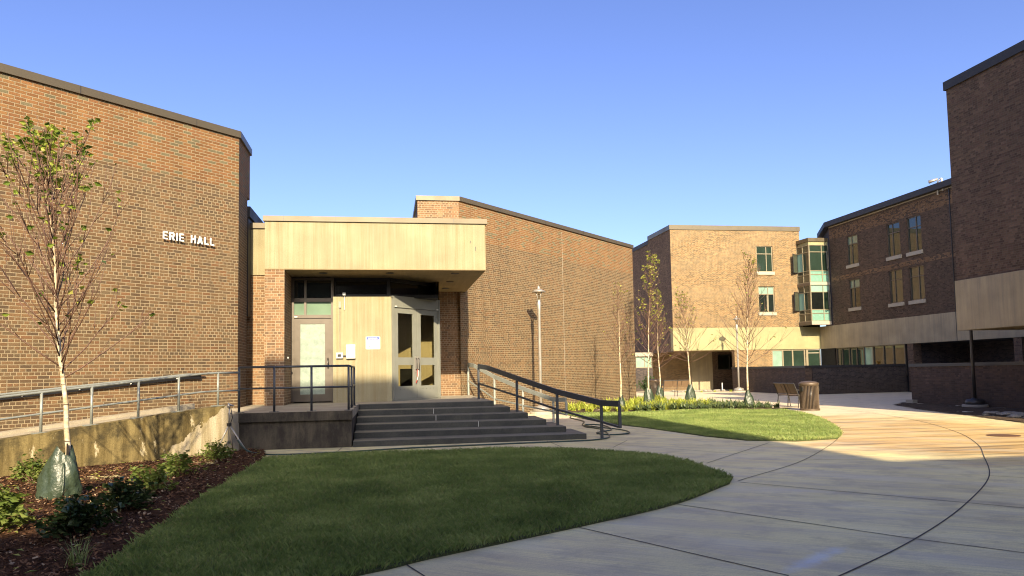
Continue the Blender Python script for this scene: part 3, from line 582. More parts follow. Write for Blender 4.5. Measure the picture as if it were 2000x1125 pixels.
# double doors on the diagonal
D0 = (.12, 20.40); W_ = 1.90
fr = MB(); d = (1, 1)
fr.ob(D0, d, 0, .05, -.08, .04, .78, 3.53).ob(D0, d, W_ - .05, W_, -.08, .04, .78, 3.53).ob(D0, d, .05, W_ - .05, -.08, .03, 3.27, 3.53).ob(D0, d, -.02, W_, -.08, .045, 3.53, 3.58).ob(D0, d, 0, W_, -.1, .02, .73, .785)
frame = part(fr, 'door_frame', 'door_grey')
for a, b, g0, g1, hx in ((.055, .945, .22, .80, .90), (.955, 1.845, 1.12, 1.70, 1.00)):
    mb = MB(); mb.ob(D0, d, a, g0, -.04, 0, .79, 3.26).ob(D0, d, g1, b, -.04, 0, .79, 3.26).ob(D0, d, g0, g1, -.04, 0, 3.12, 3.26).ob(D0, d, g0, g1, -.04, 0, 1.71, 1.92).ob(D0, d, g0, g1, -.04, 0, .79, 1.14)
    leaf = part(mb, 'door_leaf', 'door_grey')
    part(MB().ob(D0, d, g0, g1, -.03, -.02, 1.92, 3.12).ob(D0, d, g0, g1, -.03, -.02, 1.14, 1.71), 'pane', 'glass_clear', leaf)
    mb = MB(); mb.ob(D0, d, hx - .035, hx + .035, .0, .008, 1.52, 1.95); part(mb, 'push_plate', 'steel', leaf)
    q = lambda u, n, z: (D0[0] + Lv[0] * u + Lv[1] * n, D0[1] + Lv[1] * u - Lv[0] * n, z)
    part(MB().tube([q(hx, .01, 1.58), q(hx, .055, 1.60), q(hx, .055, 1.88), q(hx, .01, 1.90)], .012), 'door_handle', 'steel_dark', leaf, smooth=True)
    mb = MB(); [mb.ob(D0, d, g0 + .06 + .15 * k, g0 + .075 + .15 * k, 0, .006, 1.05, 1.065) for k in range(4)]; part(mb, 'rivets', 'steel_dark', leaf)
    part(MB().ob(D0, d, (a + .02 if a < .5 else b - .09), (a + .09 if a < .5 else b - .02), .03, .045, 3.28, 3.31), 'door_sensor', 'white_paint', frame)
o = MB().tube([q(.92, .05, 1.58), q(.90, .06, 1.45), q(.91, .06, 1.33), q(.86, .05, 1.22)], .012).build('ribbon', 'red', None, smooth=True, label='red and white ribbon tied to the handles of the grey double doors', cat='ribbon')
MB().tube([q(.935, .06, 1.57), q(.925, .07, 1.44), q(.89, .07, 1.30)], .010).build('strand', 'white_paint', o)
# things fixed on the concrete panel
yp = 20.40
o = MB().box(-1.09, -.85, yp - .09, yp - .002, 1.90, 2.27).build('intercom_box', 'white_paint', None, bevel=.008, label='tall white metal box on the concrete panel right of the card reader', cat='box'); MB().box(-1.05, -1.035, yp - .1, yp - .09, 2.05, 2.14).build('latch', 'steel_dark', o)
o = MB().box(-1.35, -1.17, yp - .07, yp - .002, 1.91, 2.06).build('card_reader', 'white_paint', None, bevel=.006, label='small white card reader with a dark screen beside the bronze door', cat='card reader'); MB().box(-1.31, -1.22, yp - .078, yp - .07, 1.95, 2.02).build('screen', 'black', o)
MB().box(-1.17, -1.09, yp - .04, yp - .002, 1.96, 1.99).build('cable_stub', 'steel_dark', o)
o = MB().tube([(-1.25, yp - .02, 2.06), (-1.25, yp - .02, 3.1), (-1.25, yp - .02, 3.3)], .009).build('conduit', 'door_grey', None, label='thin grey conduit running up the concrete panel from the card reader', cat='conduit'); MB().box(-1.28, -1.22, yp - .04, yp - .002, 3.25, 3.42).build('junction_box', 'door_grey', o)
o = MB().tube([(-1.13, yp - .03, 3.2), (-1.13, yp - .03, 3.55), (-1.14, yp - .05, 3.60)], .010).build('camera_stem', 'white_paint', None, label='little white camera on a stem at the top of the concrete panel', cat='camera'); MB().box(-1.17, -1.10, yp - .1, yp + .02, 3.58, 3.65).build('camera_body', 'white_paint', o)
sg = MB(); x0, x1, z0, z1 = -.58, -.20, 2.14, 2.48; r_ = .03
pts = []
for cx, cz, a0 in ((x1 - r_, z0 + r_, -90), (x1 - r_, z1 - r_, 0), (x0 + r_, z1 - r_, 90), (x0 + r_, z0 + r_, 180)):
    for k in range(5): a = radians(a0 + k * 22.5); pts.append((cx + r_ * cos(a), cz + r_ * sin(a)))
n = len(pts); sg.add([(x, yp - .012, z) for x, z in pts] + [(x, yp - .001, z) for x, z in pts], [tuple(range(n))] + [(i, n + i, n + (i + 1) % n, (i + 1) % n) for i in range(n)])
sg = sg.build('notice_sign', 'white_paint', None, label='white notice with a blue heading on the cream concrete panel', cat='sign')
MB().box(x0 + .03, x1 - .03, yp - .014, yp - .0125, z1 - .085, z1 - .012).build('blue_heading', 'sign_blue', sg)
mb = MB(); xx = x0 + .07
while xx < x1 - .08: wd = random.uniform(.008, .018); mb.box(xx, xx + wd, yp - .016, yp - .0145, z1 - .065 - random.choice((0, .008)), z1 - .032); xx += wd + .007
mb.build('heading_lettering', 'white_paint', sg); MB().box(x0 + .08, x0 + .12, yp - .014, yp - .0125, z0 + .06, z0 + .09).box(x1 - .09, x1 - .07, yp - .014, yp - .0125, z0 + .05, z0 + .065).build('small_print', 'sill_stone', sg)
o = MB().lathe((0, 0, 0), [(.03, 0), (.03, .02), (.02, .03)], 12); o.v = [(-2.53 + z, 19.9 + x, 1.93 + y) for x, y, z in o.v]; o.build('door_opener', 'white_paint', None, label='small round white button on the inner face of the brick pillar', cat='button')
# raised lettering
def letters():
    G = {'E': [(0, .12, 0, 1), (0, .5, 0, .17), (0, .45, .42, .57), (0, .5, .83, 1)], 'I': [(0, .14, 0, 1)], 'H': [(0, .13, 0, 1), (.42, .55, 0, 1), (.1, .45, .4, .6)], 'L': [(0, .13, 0, 1), (0, .48, 0, .19)]}
    G['E'][0] = (0, .13, 0, 1)
    root = empty('wall_lettering', (-4.35, 17.45, 4.45), 'raised white block letters reading ERIE HALL high on the left brick wall', 'lettering')
    P = (-4.80, 17.06); h = .175; u = 0.; stand = .075
    for ch in 'ERIE HALL':
        if ch == ' ': u += .13; continue
        mb = MB(); sx = .208
        def poly(pp):
            n = len(pp); f = []; b = []
            for a, c in pp:
                q0 = (P[0] + Lv[0] * (u + a * sx) + Lv[1] * stand, P[1] + Lv[1] * (u + a * sx) - Lv[0] * stand, 4.455 + c * h); q1 = (q0[0] - Lv[1] * .02, q0[1] + Lv[0] * .02, q0[2]); f.append(q0); b.append(q1)
            mb.add(f + b, [tuple(range(n)), tuple(range(2 * n - 1, n - 1, -1))] + [(i, n + i, n + (i + 1) % n, (i + 1) % n) for i in range(n)])
        if ch in G:
            for a, b, c, e in G[ch]: poly([(a, c), (b, c), (b, e), (a, e)])
            wd = {'E': .5, 'I': .14, 'H': .55, 'L': .48}[ch]
        elif ch == 'R':
            poly([(0, 0), (.17, 0), (.17, 1), (0, 1)]); poly([(.17, .8), (.36, .8), (.42, .74), (.56, .82), (.47, .97), (.38, 1), (.17, 1)]); poly([(.17, .36), (.38, .36), (.47, .40), (.57, .52), (.42, .62), (.36, .56), (.17, .56)]); poly([(.42, .55), (.57, .5), (.57, .84), (.42, .78)]); poly([(.25, .4), (.40, 0), (.59, 0), (.44, .42)]); wd = .59
        elif ch == 'A':
            poly([(0, 0), (.18, 0), (.42, 1), (.24, 1)]); poly([(.46, 0), (.64, 0), (.40, 1), (.24, 1), (.22, .9)]); poly([(.12, .2), (.52, .2), (.48, .4), (.16, .4)]); wd = .64
        mb.build('letter', 'white_letter', root); u += wd * sx + .040
letters()

# ------------------------------------------------------------------ stoop, steps, ramp
ST = empty('entrance_steps', (1., 17., 0), 'dark worn concrete landing and six broad steps below the canopy', 'steps')
mb = MB(); mb.box(-2.95, -.72, 15.72, 24.6, .58, ZP); mb.prism([(-.72, 19.2), (2.60, 19.2), (2.66, 24.6), (-.72, 24.6)], .1, ZP); mb.prism([(-3.9, 17.9), (-2.95, 17.2), (-2.95, 24.), (-3.9, 24.)], .1, ZP); mb.build('landing', 'concrete_kerb', ST)
mb = MB(); mb.prism([(-2.93, 15.76), (-.74, 15.76), (-.74, 18.95), (-2.93, 18.95)], 0, .578); mb.build('retaining_wall', 'concrete_dark', ST)
MB().box(-2.95, -.72, 15.70, 15.76, .56, .742).build('landing_edge', 'concrete_dark', ST)
XR = [4.20, 3.89, 3.58, 3.27, 2.95, 2.64]; lev = [.12, .245, .37, .495, .62, .744]; YK = [15.72, 16.36, 16.99, 17.62, 18.27, 18.93]
for k in range(6):
    b = .35 if k == 5 else 0
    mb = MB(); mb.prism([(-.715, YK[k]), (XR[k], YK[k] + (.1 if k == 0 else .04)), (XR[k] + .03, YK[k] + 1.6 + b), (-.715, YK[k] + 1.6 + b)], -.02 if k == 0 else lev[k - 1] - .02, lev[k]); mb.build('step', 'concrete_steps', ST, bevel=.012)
MB().box(1.07, 1.08, YK[4] - .003, YK[4] + .02, .5, .622).box(1.085, 1.095, YK[3] - .003, YK[3] + .02, .375, .497).box(2.0, 2.01, YK[2] - .003, YK[2] + .02, .25, .373).build('joint_sealant', 'white_paint', ST)
RM = empty('access_ramp', (-4.5, 14., 0), 'stained concrete ramp rising along the brick wall to the landing', 'ramp')
R0 = (-3.05, 15.28); zt = lambda u: .92 - .0935 * max(0, u - .2)
def rampwall(mb, P, u0, u1, w0, w1, zf, zb):
    """u measured down the ramp from P along -(1,1); widths w measured towards the hall wall"""
    k = 12; 
    for i in range(k):
        a = u0 + (u1 - u0) * i / k; b = u0 + (u1 - u0) * (i + 1) / k
        q = lambda u, w_, z: (P[0] - Lv[0] * u - Lv[1] * w_, P[1] - Lv[1] * u + Lv[0] * w_, z)
        vs = [q(a, w0, zb), q(b, w0, zb), q(b, w1, zb), q(a, w1, zb), q(a, w0, zf(a)), q(b, w0, zf(b)), q(b, w1, zf(b)), q(a, w1, zf(a))]
        mb.add(vs, [(0, 1, 5, 4), (4, 5, 6, 7), (2, 3, 7, 6)] + ([(3, 0, 4, 7)] if i == 0 else []) + ([(1, 2, 6, 5)] if i == k - 1 else []))
    mb.f = [tuple(reversed(f)) for f in mb.f]; return mb
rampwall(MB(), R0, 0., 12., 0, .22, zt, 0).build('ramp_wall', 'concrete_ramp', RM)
rampwall(MB(), R0, -.3, 12., .22, 2.38, lambda u: zt(u) - .16, 0).build('ramp_floor', 'concrete_kerb', RM)
rampwall(MB(), R0, -.7, 12., 2.26, 2.52, lambda u: .905 - .095 * (u + .7), 0).build('ramp_kerb', 'concrete_kerb', RM)
MB().prism([(-3.05, 15.28), (-2.93, 15.72), (-2.93, 17.3), (-3.9, 18.0), (-3.95, 16.3), (-3.2, 15.45)], 0, .735).build('ramp_head', 'concrete_kerb', RM)

# ------------------------------------------------------------------ railings
def rail(root, pts, r, mat, name='rail_bar'): return MB().tube(pts, r, 8).build(name, mat, root, smooth=True)
q = lambda u, w_, z: (R0[0] - Lv[0] * u - Lv[1] * w_, R0[1] - Lv[1] * u + Lv[0] * w_, z)
RR = empty('ramp_railing', q(2.5, .1, 0), 'pale grey pipe railing along the outer edge of the ramp', 'railing')
pts = [q(-.28, .05, 1.55), q(.15, .1, 1.55)] + [q(u, .1, zt(u) + .64) for u in (.5, 2, 4, 6, 9, 12)]; rail(RR, pts, .021, 'rail_pale')
pts = [q(-.28, .05, 1.2), q(.15, .1, 1.2)] + [q(u, .1, zt(u) + .30) for u in (.5, 2, 4, 6, 9, 12)]; rail(RR, pts, .018, 'rail_pale', 'mid_rail')
for u in (.15, .95, 1.70, 2.49, 3.26, 4.2, 5.2, 6.3):
    p = MB().tube([q(u, .1, zt(u)), q(u, .1, zt(u) + .64)], .022, 10).build('rail_post', 'rail_pale', RR, smooth=True)
    MB().ob(q(u, .1, 0)[:2], (1, 1), -.13, .13, -.035, .035, zt(u) - .01, zt(u) + .012).build('base_plate', 'rail_pale', p)
wz = lambda u: 1.545 - .060 * u if u < .9 else 1.49 - .0935 * (u - .9)
WR = empty('wall_handrail', q(4, 2.4, 0), 'long pale handrail mounted on the left brick wall over the ramp', 'handrail')
wz = lambda u: 1.54 - .088 * max(0, u + .6)
rail(WR, [q(u, 2.40, wz(u)) for u in (-1.0, -.6, 0, 1, 3, 5, 8, 12)], .022, 'rail_pale')
us = (-.95, -.6, 12.); MB().add([q(u, 2.43, wz(u) - .015) for u in us] + [q(u, 2.43, wz(u) - .10) for u in us] + [q(u, 2.46, wz(u) - .015) for u in us] + [q(u, 2.46, wz(u) - .10) for u in us], [(0, 3, 4, 1), (1, 4, 5, 2), (6, 7, 10, 9), (7, 8, 11, 10), (0, 1, 7, 6), (1, 2, 8, 7), (3, 9, 10, 4), (4, 10, 11, 5), (0, 6, 9, 3)]).build('dark_strip', 'black', WR)  # flat black strip just below the rail
for u in (-.4, .6, 1.6, 2.6, 3.8, 5.0, 6.2):
    z = wz(u); MB().tube([q(u, 2.40, z - .02), q(u + .03, 2.41, z - .07), q(u + .03, 2.5, z - .09)], .010, 6).build('bracket', 'white_paint', WR)
PR = empty('landing_railing', (-1.8, 15.85, ZP), 'dark grey pipe railing guarding the front of the landing', 'railing')
PRx = [-2.95, -2.27, -1.54, -.80]; yb = 15.84
rail(PR, [(-2.95, yb, 1.655), (-.80, yb, 1.655), (-.79, 18.2, 1.655)], .023, 'rail_dark'); rail(PR, [(-2.95, yb, 1.225), (-.80, yb, 1.225), (-.79, 18.2, 1.225)], .019, 'rail_dark', 'mid_rail')
for x, y in [(x, yb) for x in PRx] + [(-.79, 16.9), (-.79, 18.2)]:
    p = MB().tube([(x, y, ZP), (x, y, 1.655)], .024, 10).build('rail_post', 'rail_dark', PR, smooth=True); MB().box(x - .09, x + .09, y - .05, y + .05, ZP, ZP + .012).build('base_plate', 'rail_dark', p)
def flat_rail(name, P, top, base, ext, label, mats, w=.05):
    """wide flat handrail band on posts: P plan points, top heights, base heights"""
    root = empty(name, (P[-1][0], P[-1][1], 0), label, 'railing')
    def band(pts, hgt, mat, nm, wd):
        mb = MB(); vs = []
        for i, p in enumerate(pts):
            a = Vector(pts[max(i - 1, 0)]); b = Vector(pts[min(i + 1, len(pts) - 1)]); t = (b - a); t.z = 0; t.normalize(); n = Vector((-t.y, t.x, 0)) * wd / 2; c = Vector(p)
            vs += [c + n, c - n, c - n - Vector((0, 0, hgt)), c + n - Vector((0, 0, hgt))]
        fs = [(i * 4 + k, i * 4 + (k + 1) % 4, (i + 1) * 4 + (k + 1) % 4, (i + 1) * 4 + k) for i in range(len(pts) - 1) for k in range(4)] + [(3, 2, 1, 0), tuple(len(pts) * 4 - 4 + k for k in range(4))]
        mb.add(vs, fs); mb.build(nm, mat, root, bevel=.004)
    full = [(x, y, z) for (x, y), z in zip(P, top)] + [(*ext, top[-1])]
    band(full, .125, mats, 'handrail', w)
    mids = [(x, y, (a + b) / 2 - .03) for (x, y), a, b in zip(P, top, base) if b is not None]
    band(mids + [(*ext, mids[-1][2] - .08)], .045, mats, 'mid_rail', w * .8)
    for (x, y), a, b in zip(P, top, base):
        if b is not None: MB().box(x - .03, x + .03, y - .025, y + .025, b, a - .11).build('rail_post', mats, root, bevel=.004)
    MB().box(ext[0] - .03, ext[0] + .03, ext[1] - .025, ext[1] + .025, mids[-1][2] - .12, top[-1] - .11).build('end_post', mats, root, bevel=.004)
    return root
flat_rail('step_railing', [(2.45, 20.6), (2.62, 20.0), (3.12, 18.3), (3.80, 16.85), (4.52, 15.75)], [1.71, 1.66, 1.38, 1.06, .83], [ZP, None, .49, .24, 0], (4.74, 15.15), 'dark wide-topped railing down the right edge of the steps, nearer of the pair', 'rail_dark')
flat_rail('step_railing', [(2.57, 24.40), (2.72, 24.0), (3.28, 23.4), (4.0, 22.4), (4.71, 21.4)], [1.80, 1.76, 1.40, 1.03, .72], [ZP, None, 0, 0, 0], (5.0, 21.0), 'partly sunlit wide-topped railing beyond the steps by the lamp post', 'rail_pale')

# ------------------------------------------------------------------ houses behind and beside the camera (they cast the shade)
def block(name, fp, z0, z1, mat, label, cop='coping_dark', cat='building', ch=.28):
    r = empty(name, (fp[0][0], fp[0][1], 0), label, cat)
    mb = MB(); [mb.wall(fp[i], fp[(i + 1) % len(fp)], z0, z1 - ch) for i in range(len(fp))]; mb.build('wall', mat, r)
    MB().sheet(fp, z1 - ch - .02).build('roof', 'roof_gravel', r)
    if z0 > .5: m = MB().sheet(fp, z0 + .003); m.f = [tuple(reversed(f)) for f in m.f]; m.build('soffit', 'concrete_soffit', r)
    coping(fp, z1 - ch - .01, z1, cop, r); return r
TE = math.tan(radians(SUN_EL)); YB = -7.
hz = lambda y: (y - YB) * TE
rb = block('dormitory', [(-3.1, YB), (-3.1, YB - 14), (6.9, YB - 14), (6.9, YB)][::-1], 0, hz(22.75), 'brick_dark', 'tall dark brick hall behind the viewer')
block('dormitory', [(6.96, YB - .1), (6.96, YB - 12), (16., YB - 12), (16., YB - .1)][::-1], 0, hz(10.3), 'brick_dark', 'lower wing right of the tall hall behind the viewer')
block('dormitory', [(-30, YB - .1), (-30, YB - 12), (-3.16, YB - 12), (-3.16, YB - .1)][::-1], 0, hz(7.6), 'brick_dark', 'lower wing left of the tall hall behind the viewer')
block('dormitory', [(16.3, 15.2), (16.3, 6), (30, 6), (30, 15.2)][::-1], 0, 10.9, 'brick_dark', 'brick wing that carries on behind the tall overhanging block')
# tall overhanging block on the right
TB = empty('overhanging_block', (18.5, 21.9, 0), 'tall dark brick block with a concrete skirt jutting out over the right-hand path', 'building')
fp = [(18.5, 15.3), (30., 15.3), (30., 21.92), (18.5, 21.92)]
mb = MB(); [mb.wall(fp[i], fp[(i + 1) % 4], 4.2, 10.63) for i in range(4)]; mb.build('wall', 'brick_dark', TB)
coping(fp, 10.62, 10.91, 'coping_dark', TB, .06); MB().sheet(fp, 10.6).build('roof', 'roof_gravel', TB)
MB().ob((18.5, 21.97), (0, -1), 0, 6.6, -.3, .05, 2.57, 4.2).box(18.8, 30, 21.67, 21.97, 2.57, 4.2).build('concrete_skirt', 'concrete_grey', TB)
m = MB().sheet(fp, 2.6); m.f = [tuple(reversed(f)) for f in m.f]; m.build('soffit', 'concrete_soffit', TB); MB().box(22, 24, 15.4, 17.0, 0, 2.6).build('pier', 'brick_dark', TB)

# ------------------------------------------------------------------ three-storey residence
RS = empty('residence_hall', (22, 46, 0), 'three-storey brick residence hall with a corner bay window at the end of the walk', 'building')
F0 = (18.1, 46.); FX = (1, 0); RX = 28.4
def rp(mb, name, mat, parent=None, **k): return mb.build(name, mat, parent or RS, **k)
wins = [(24.06 - 18.1, 25.2 - 18.1, 7.80, 9.52), (24.09 - 18.1, 25.22 - 18.1, 5.11, 6.84)]
rp(MB().wall(F0, (27.16, 46.), 4.13, 10.55, wins, .14), 'front_wall', 'brick_far')
rp(MB().box(18.08, 28.4, 45.97, 46.4, 2.67, 4.13), 'concrete_band', 'concrete_far')
sidew = [(46.0, 50.1, 10.55, 10.85), (50.1, 60., 10.3, 10.58)]
rp(MB().wall((18.1, 50.1), F0, 2.6, 10.55).wall((18.12, 62), (18.12, 50.1), 2.6, 10.3), 'side_wall', 'brick_dark')
fp = [F0, (27.16, 46), (27.16, 62), (18.1, 62), (18.1, 50.1)]
rp(MB().sheet([F0, (27.16, 46), (27.16, 50.1), (18.1, 50.1)], 10.5).sheet([(18.1, 50.1), (27.16, 50.1), (27.16, 62), (18.1, 62)], 10.25), 'roof', 'roof_gravel')
coping([F0, (27.16, 46), (27.16, 50.1), (18.1, 50.1)], 10.54, 10.84, 'coping_brown', RS); coping([(18.12, 50.15), (27.1, 50.15), (27.1, 62), (18.12, 62)], 10.28, 10.56, 'coping_dark', RS)
m = MB().sheet([(18.1, 46.0), (28.4, 46.), (28.4, 62), (18.1, 62)], 2.665); m.f = [tuple(reversed(f)) for f in m.f]; rp(m, 'soffit', 'concrete_soffit')
def window(P, d, u0, u1, z0, z1, lit, pane='glass_green', split=.62, sill=True, rec=.12, frame=None, parent=None, top=.30, pane2=None):
    fm = frame or ('frame_tan' if lit else 'bronze'); t = .05; mb = MB(); n0, n1 = -rec, -rec + .06
    mb.ob(P, d, u0, u0 + t, n0, n1, z0, z1).ob(P, d, u1 - t, u1, n0, n1, z0, z1).ob(P, d, u0 + t, u1 - t, n0, n1, z1 - t, z1).ob(P, d, u0 + t, u1 - t, n0, n1, z0, z0 + t)
    um = u0 + (u1 - u0) * split; zm = z1 - (z1 - z0) * top; mb.ob(P, d, um - .025, um + .025, n0, n1 - .003, z0 + t, z1 - t).ob(P, d, u0 + t, um - .025, n0, n1 - .006, zm - .025, zm + .025).ob(P, d, um + .025, u1 - t, n0, n1 - .006, zm - .025, zm + .025)
    f = mb.build('window', fm, parent or RS)
    MB().ob(P, d, u0 + t, u1 - t, n0 + .005, n0 + .02, z0 + t, zm - .025).build('pane', pane, f); MB().ob(P, d, u0 + t, u1 - t, n0 + .005, n0 + .02, zm + .025, z1 - t).build('pane', pane2 or pane, f)
    if sill: MB().ob(P, d, u0 - .07, u1 + .07, -rec, .07, z0 - .2, z0 - .002).build('sill', 'sill_stone', f)
    return f
window(F0, FX, *wins[0], True); f = window(F0, FX, *wins[1], True, 'glass_dark', pane2='glass_mint')
MB().ob(F0, FX, wins[1][0] + .6, wins[1][0] + .66, -.1, -.05, wins[1][2] + .1, wins[1][3] - .6).build('opened_sash', 'frame_tan', f)
# right-hand wing: wall facing the walk
R0_ = (RX, 44.5); RD = (0, -1)
ru = lambda y: 44.5 - y
wr = [(ru(42.68), ru(41.58), 7.76, 9.57), (ru(38.85), ru(37.73), 7.67, 9.58), (ru(37.15), ru(36.02), 7.66, 9.60), (ru(42.65), ru(41.57), 5.08, 6.83), (ru(38.86), ru(37.71), 5.0, 6.88), (ru(37.16), ru(35.99), 5.0, 6.85)]
hb = MB().wall(R0_, (RX, 8.), 4.13, 10.55, wr, .14)       # header bricks that stand proud belong to the wall itself
for zz, ua, ub in [(9.72 + .1354 * k, .3, 10.6) for k in range(5)] + [(6.98 + .1354 * k, 1.0, 3.6) for k in range(2)] + [(6.98 + .1354 * k, 5.0, 9.4) for k in range(2)]:
    u = ua
    while u < ub:
        if random.random() < .8: hb.ob(R0_, RD, u, u + .10, -.01, .014 + random.random() * .02, zz, zz + .056)
        u += .2032
rp(hb, 'long_wall', 'brick_sun_bands'); rp(MB().wall((30.2, 48.2), R0_, 4.13, 10.55), 'corner_wall', 'brick_dark')
rp(MB().box(RX - .03, RX + .4, 8, 46.0, 2.66, 4.13), 'concrete_band', 'concrete_grey')
fp = [(RX, 44.5), (RX, 8), (42, 8), (42, 48.2), (30.2, 48.2)][::-1]; rp(MB().sheet(fp, 10.5), 'roof', 'roof_gravel'); coping(fp, 10.54, 10.86, 'coping_dark', RS, .06)
rp(MB().ob(R0_, RD, 0, 36., .0, .03, 10.47, 10.53), 'coping_trim', 'sill_stone')
for i, h in enumerate(wr): window(R0_, RD, *h, False, ['glass_green', 'glass_green', 'glass_green', 'glass_dark', 'glass_brown', 'glass_brown'][i], split=[.4, .38, .6, .4, .38, .6][i], pane2='glass_pale' if i in (0, 3) else None)
rp(MB().ob(R0_, RD, ru(33.85), ru(33.81), 0, .035, 2.66, 10.5), 'expansion_joint', 'black')
rp(MB().ob(R0_, RD, -1.5, 6.9, -.16, -.14, 0, 2.66), 'ground_floor_back', 'interior_dark')
# ribbon windows at ground level, facade side and wing side
def ribbon(P, d, edges, z0, z1, mats, fm):
    mb = MB()
    for e in edges: mb.ob(P, d, e - .045, e + .045, -.12, -.03, z0, z1)
    mb.ob(P, d, edges[0], edges[-1], -.12, -.035, z1 - .06, z1).ob(P, d, edges[0], edges[-1], -.12, -.035, z0, z0 + .06); f = mb.build('ribbon_window', fm, RS)
    for a, b, m_ in zip(edges, edges[1:], mats): MB().ob(P, d, a + .045, b - .045, -.1, -.085, z0 + .06, z1 - .06).build('pane', m_, f)
    return f
rb_ = ribbon(F0, FX, [6.8, 7.55, 8.25, 9.1], .9, 2.64, ['glass_mint', 'glass_green', 'glass_green'], 'frame_tan')
window(F0, FX, 9.12, 10.25, .3, 2.64, True, 'glass_green', split=.12, sill=False, frame='sill_stone', top=.1)
MB().box(27.25, 27.4, 45.93, 45.99, .3, 2.64).build('door_stile', 'frame_tan', rb_)
ribbon(R0_, RD, [.15, .75, 1.5, 2.25, 2.95, 3.85, 4.8, 5.65, 6.62], .9, 2.66, ['glass_dark', 'glass_green', 'glass_green', 'glass_green', 'glass_mint', 'glass_brown', 'glass_brown', 'glass_brown'], 'bronze')
rp(MB().wall((28.38, 46.), (28.38, 44.4), 0, 2.66), 'inner_corner', 'interior_dark')
# ground floor brick, recess and its back walls
rp(MB().box(22.30, 24.86, 46.02, 46.5, 0, 2.66), 'brick_patch', 'brick_far'); rp(MB().box(22.25, 22.62, 45.99, 46.3, 0, 2.66), 'brick_pier', 'brick_far')
rp(MB().wall((18.15, 50.5), (20.96, 50.5), 0, 2.66), 'recess_wall', 'brick_far'); rp(MB().box(20.96, 22.8, 50.02, 50.6, 0, 2.66), 'recess_panel', 'concrete_grey')
rp(MB().wall((22.5, 49.98), (26, 49.98), 0, 2.66).wall((26, 50), (26, 46.4), 0, 2.66), 'recess_wall', 'brick_dark')
f = rp(MB().box(22.9, 24.6, 49.9, 49.98, 1.4, 1.46).box(22.9, 24.6, 49.9, 49.98, 2.4, 2.46).box(23.7, 23.78, 49.9, 49.98, 1.46, 2.4), 'recess_window', 'frame_dark'); MB().box(22.9, 24.6, 49.93, 49.96, 1.46, 2.4).build('pane', 'glass_black', f)
o = MB().tube([(21.6, 46.6, 0), (21.6, 46.6, .55)], .035).build('pipe_stub', 'white_paint', None, label='short white pipe standing in the gravel before the dark recess', cat='pipe')
# low wing with the lit lintel, left of the facade
LW = empty('garden_wing', (17.3, 50, 0), 'low wing with a pale lintel over a green window behind the birches', 'building')
h = [(1.0, 2.2, 1.62, 2.42)]
MB().wall((15.9, 50.), (18.1, 50.), 0, 2.7, h, .12).build('wall', 'brick_black', LW); MB().box(16.6, 18.15, 49.93, 50.1, 2.42, 2.68).build('lintel', 'sill_stone', LW); MB().sheet([(15.9, 50), (18.1, 50), (18.1, 54), (15.9, 54)], 2.72).build('roof', 'roof_gravel', LW); MB().wall((15.9, 54), (15.9, 50), 0, 2.7).build('side_wall', 'brick_dark', LW)  # blackish brick puts the shade below the window into the wall colour
window((15.9, 50.), (1, 0), 1.0, 2.2, 1.62, 2.42, True, 'glass_mint', split=.55, sill=False, parent=LW, top=.02, pane2='glass_mint')
# upper side of the block behind continues left of the chamfer
# dark ground-floor void and piers on the right
VD = [(RX, 38.2), (RX, 8)]
rp(MB().wall((RX + 3.5, 38.2), (RX + 3.5, 8), 0, 2.66).wall((RX, 37.3), (RX + 3.5, 37.3), 0, 2.66), 'undercroft_wall', 'brick_black'); m = MB().sheet([(RX, 8), (RX + 4, 8), (RX + 4, 38), (RX, 38)], 2.655); m.f = [tuple(reversed(f)) for f in m.f]; rp(m, 'undercroft_soffit', 'interior_dark')
for a, b in ((37.6, 37.15), (30.4, 29.95), (23.0, 22.5)): rp(MB().box(RX, RX + .5, b, a, 0, 2.66), 'brick_pier', 'brick_dark')
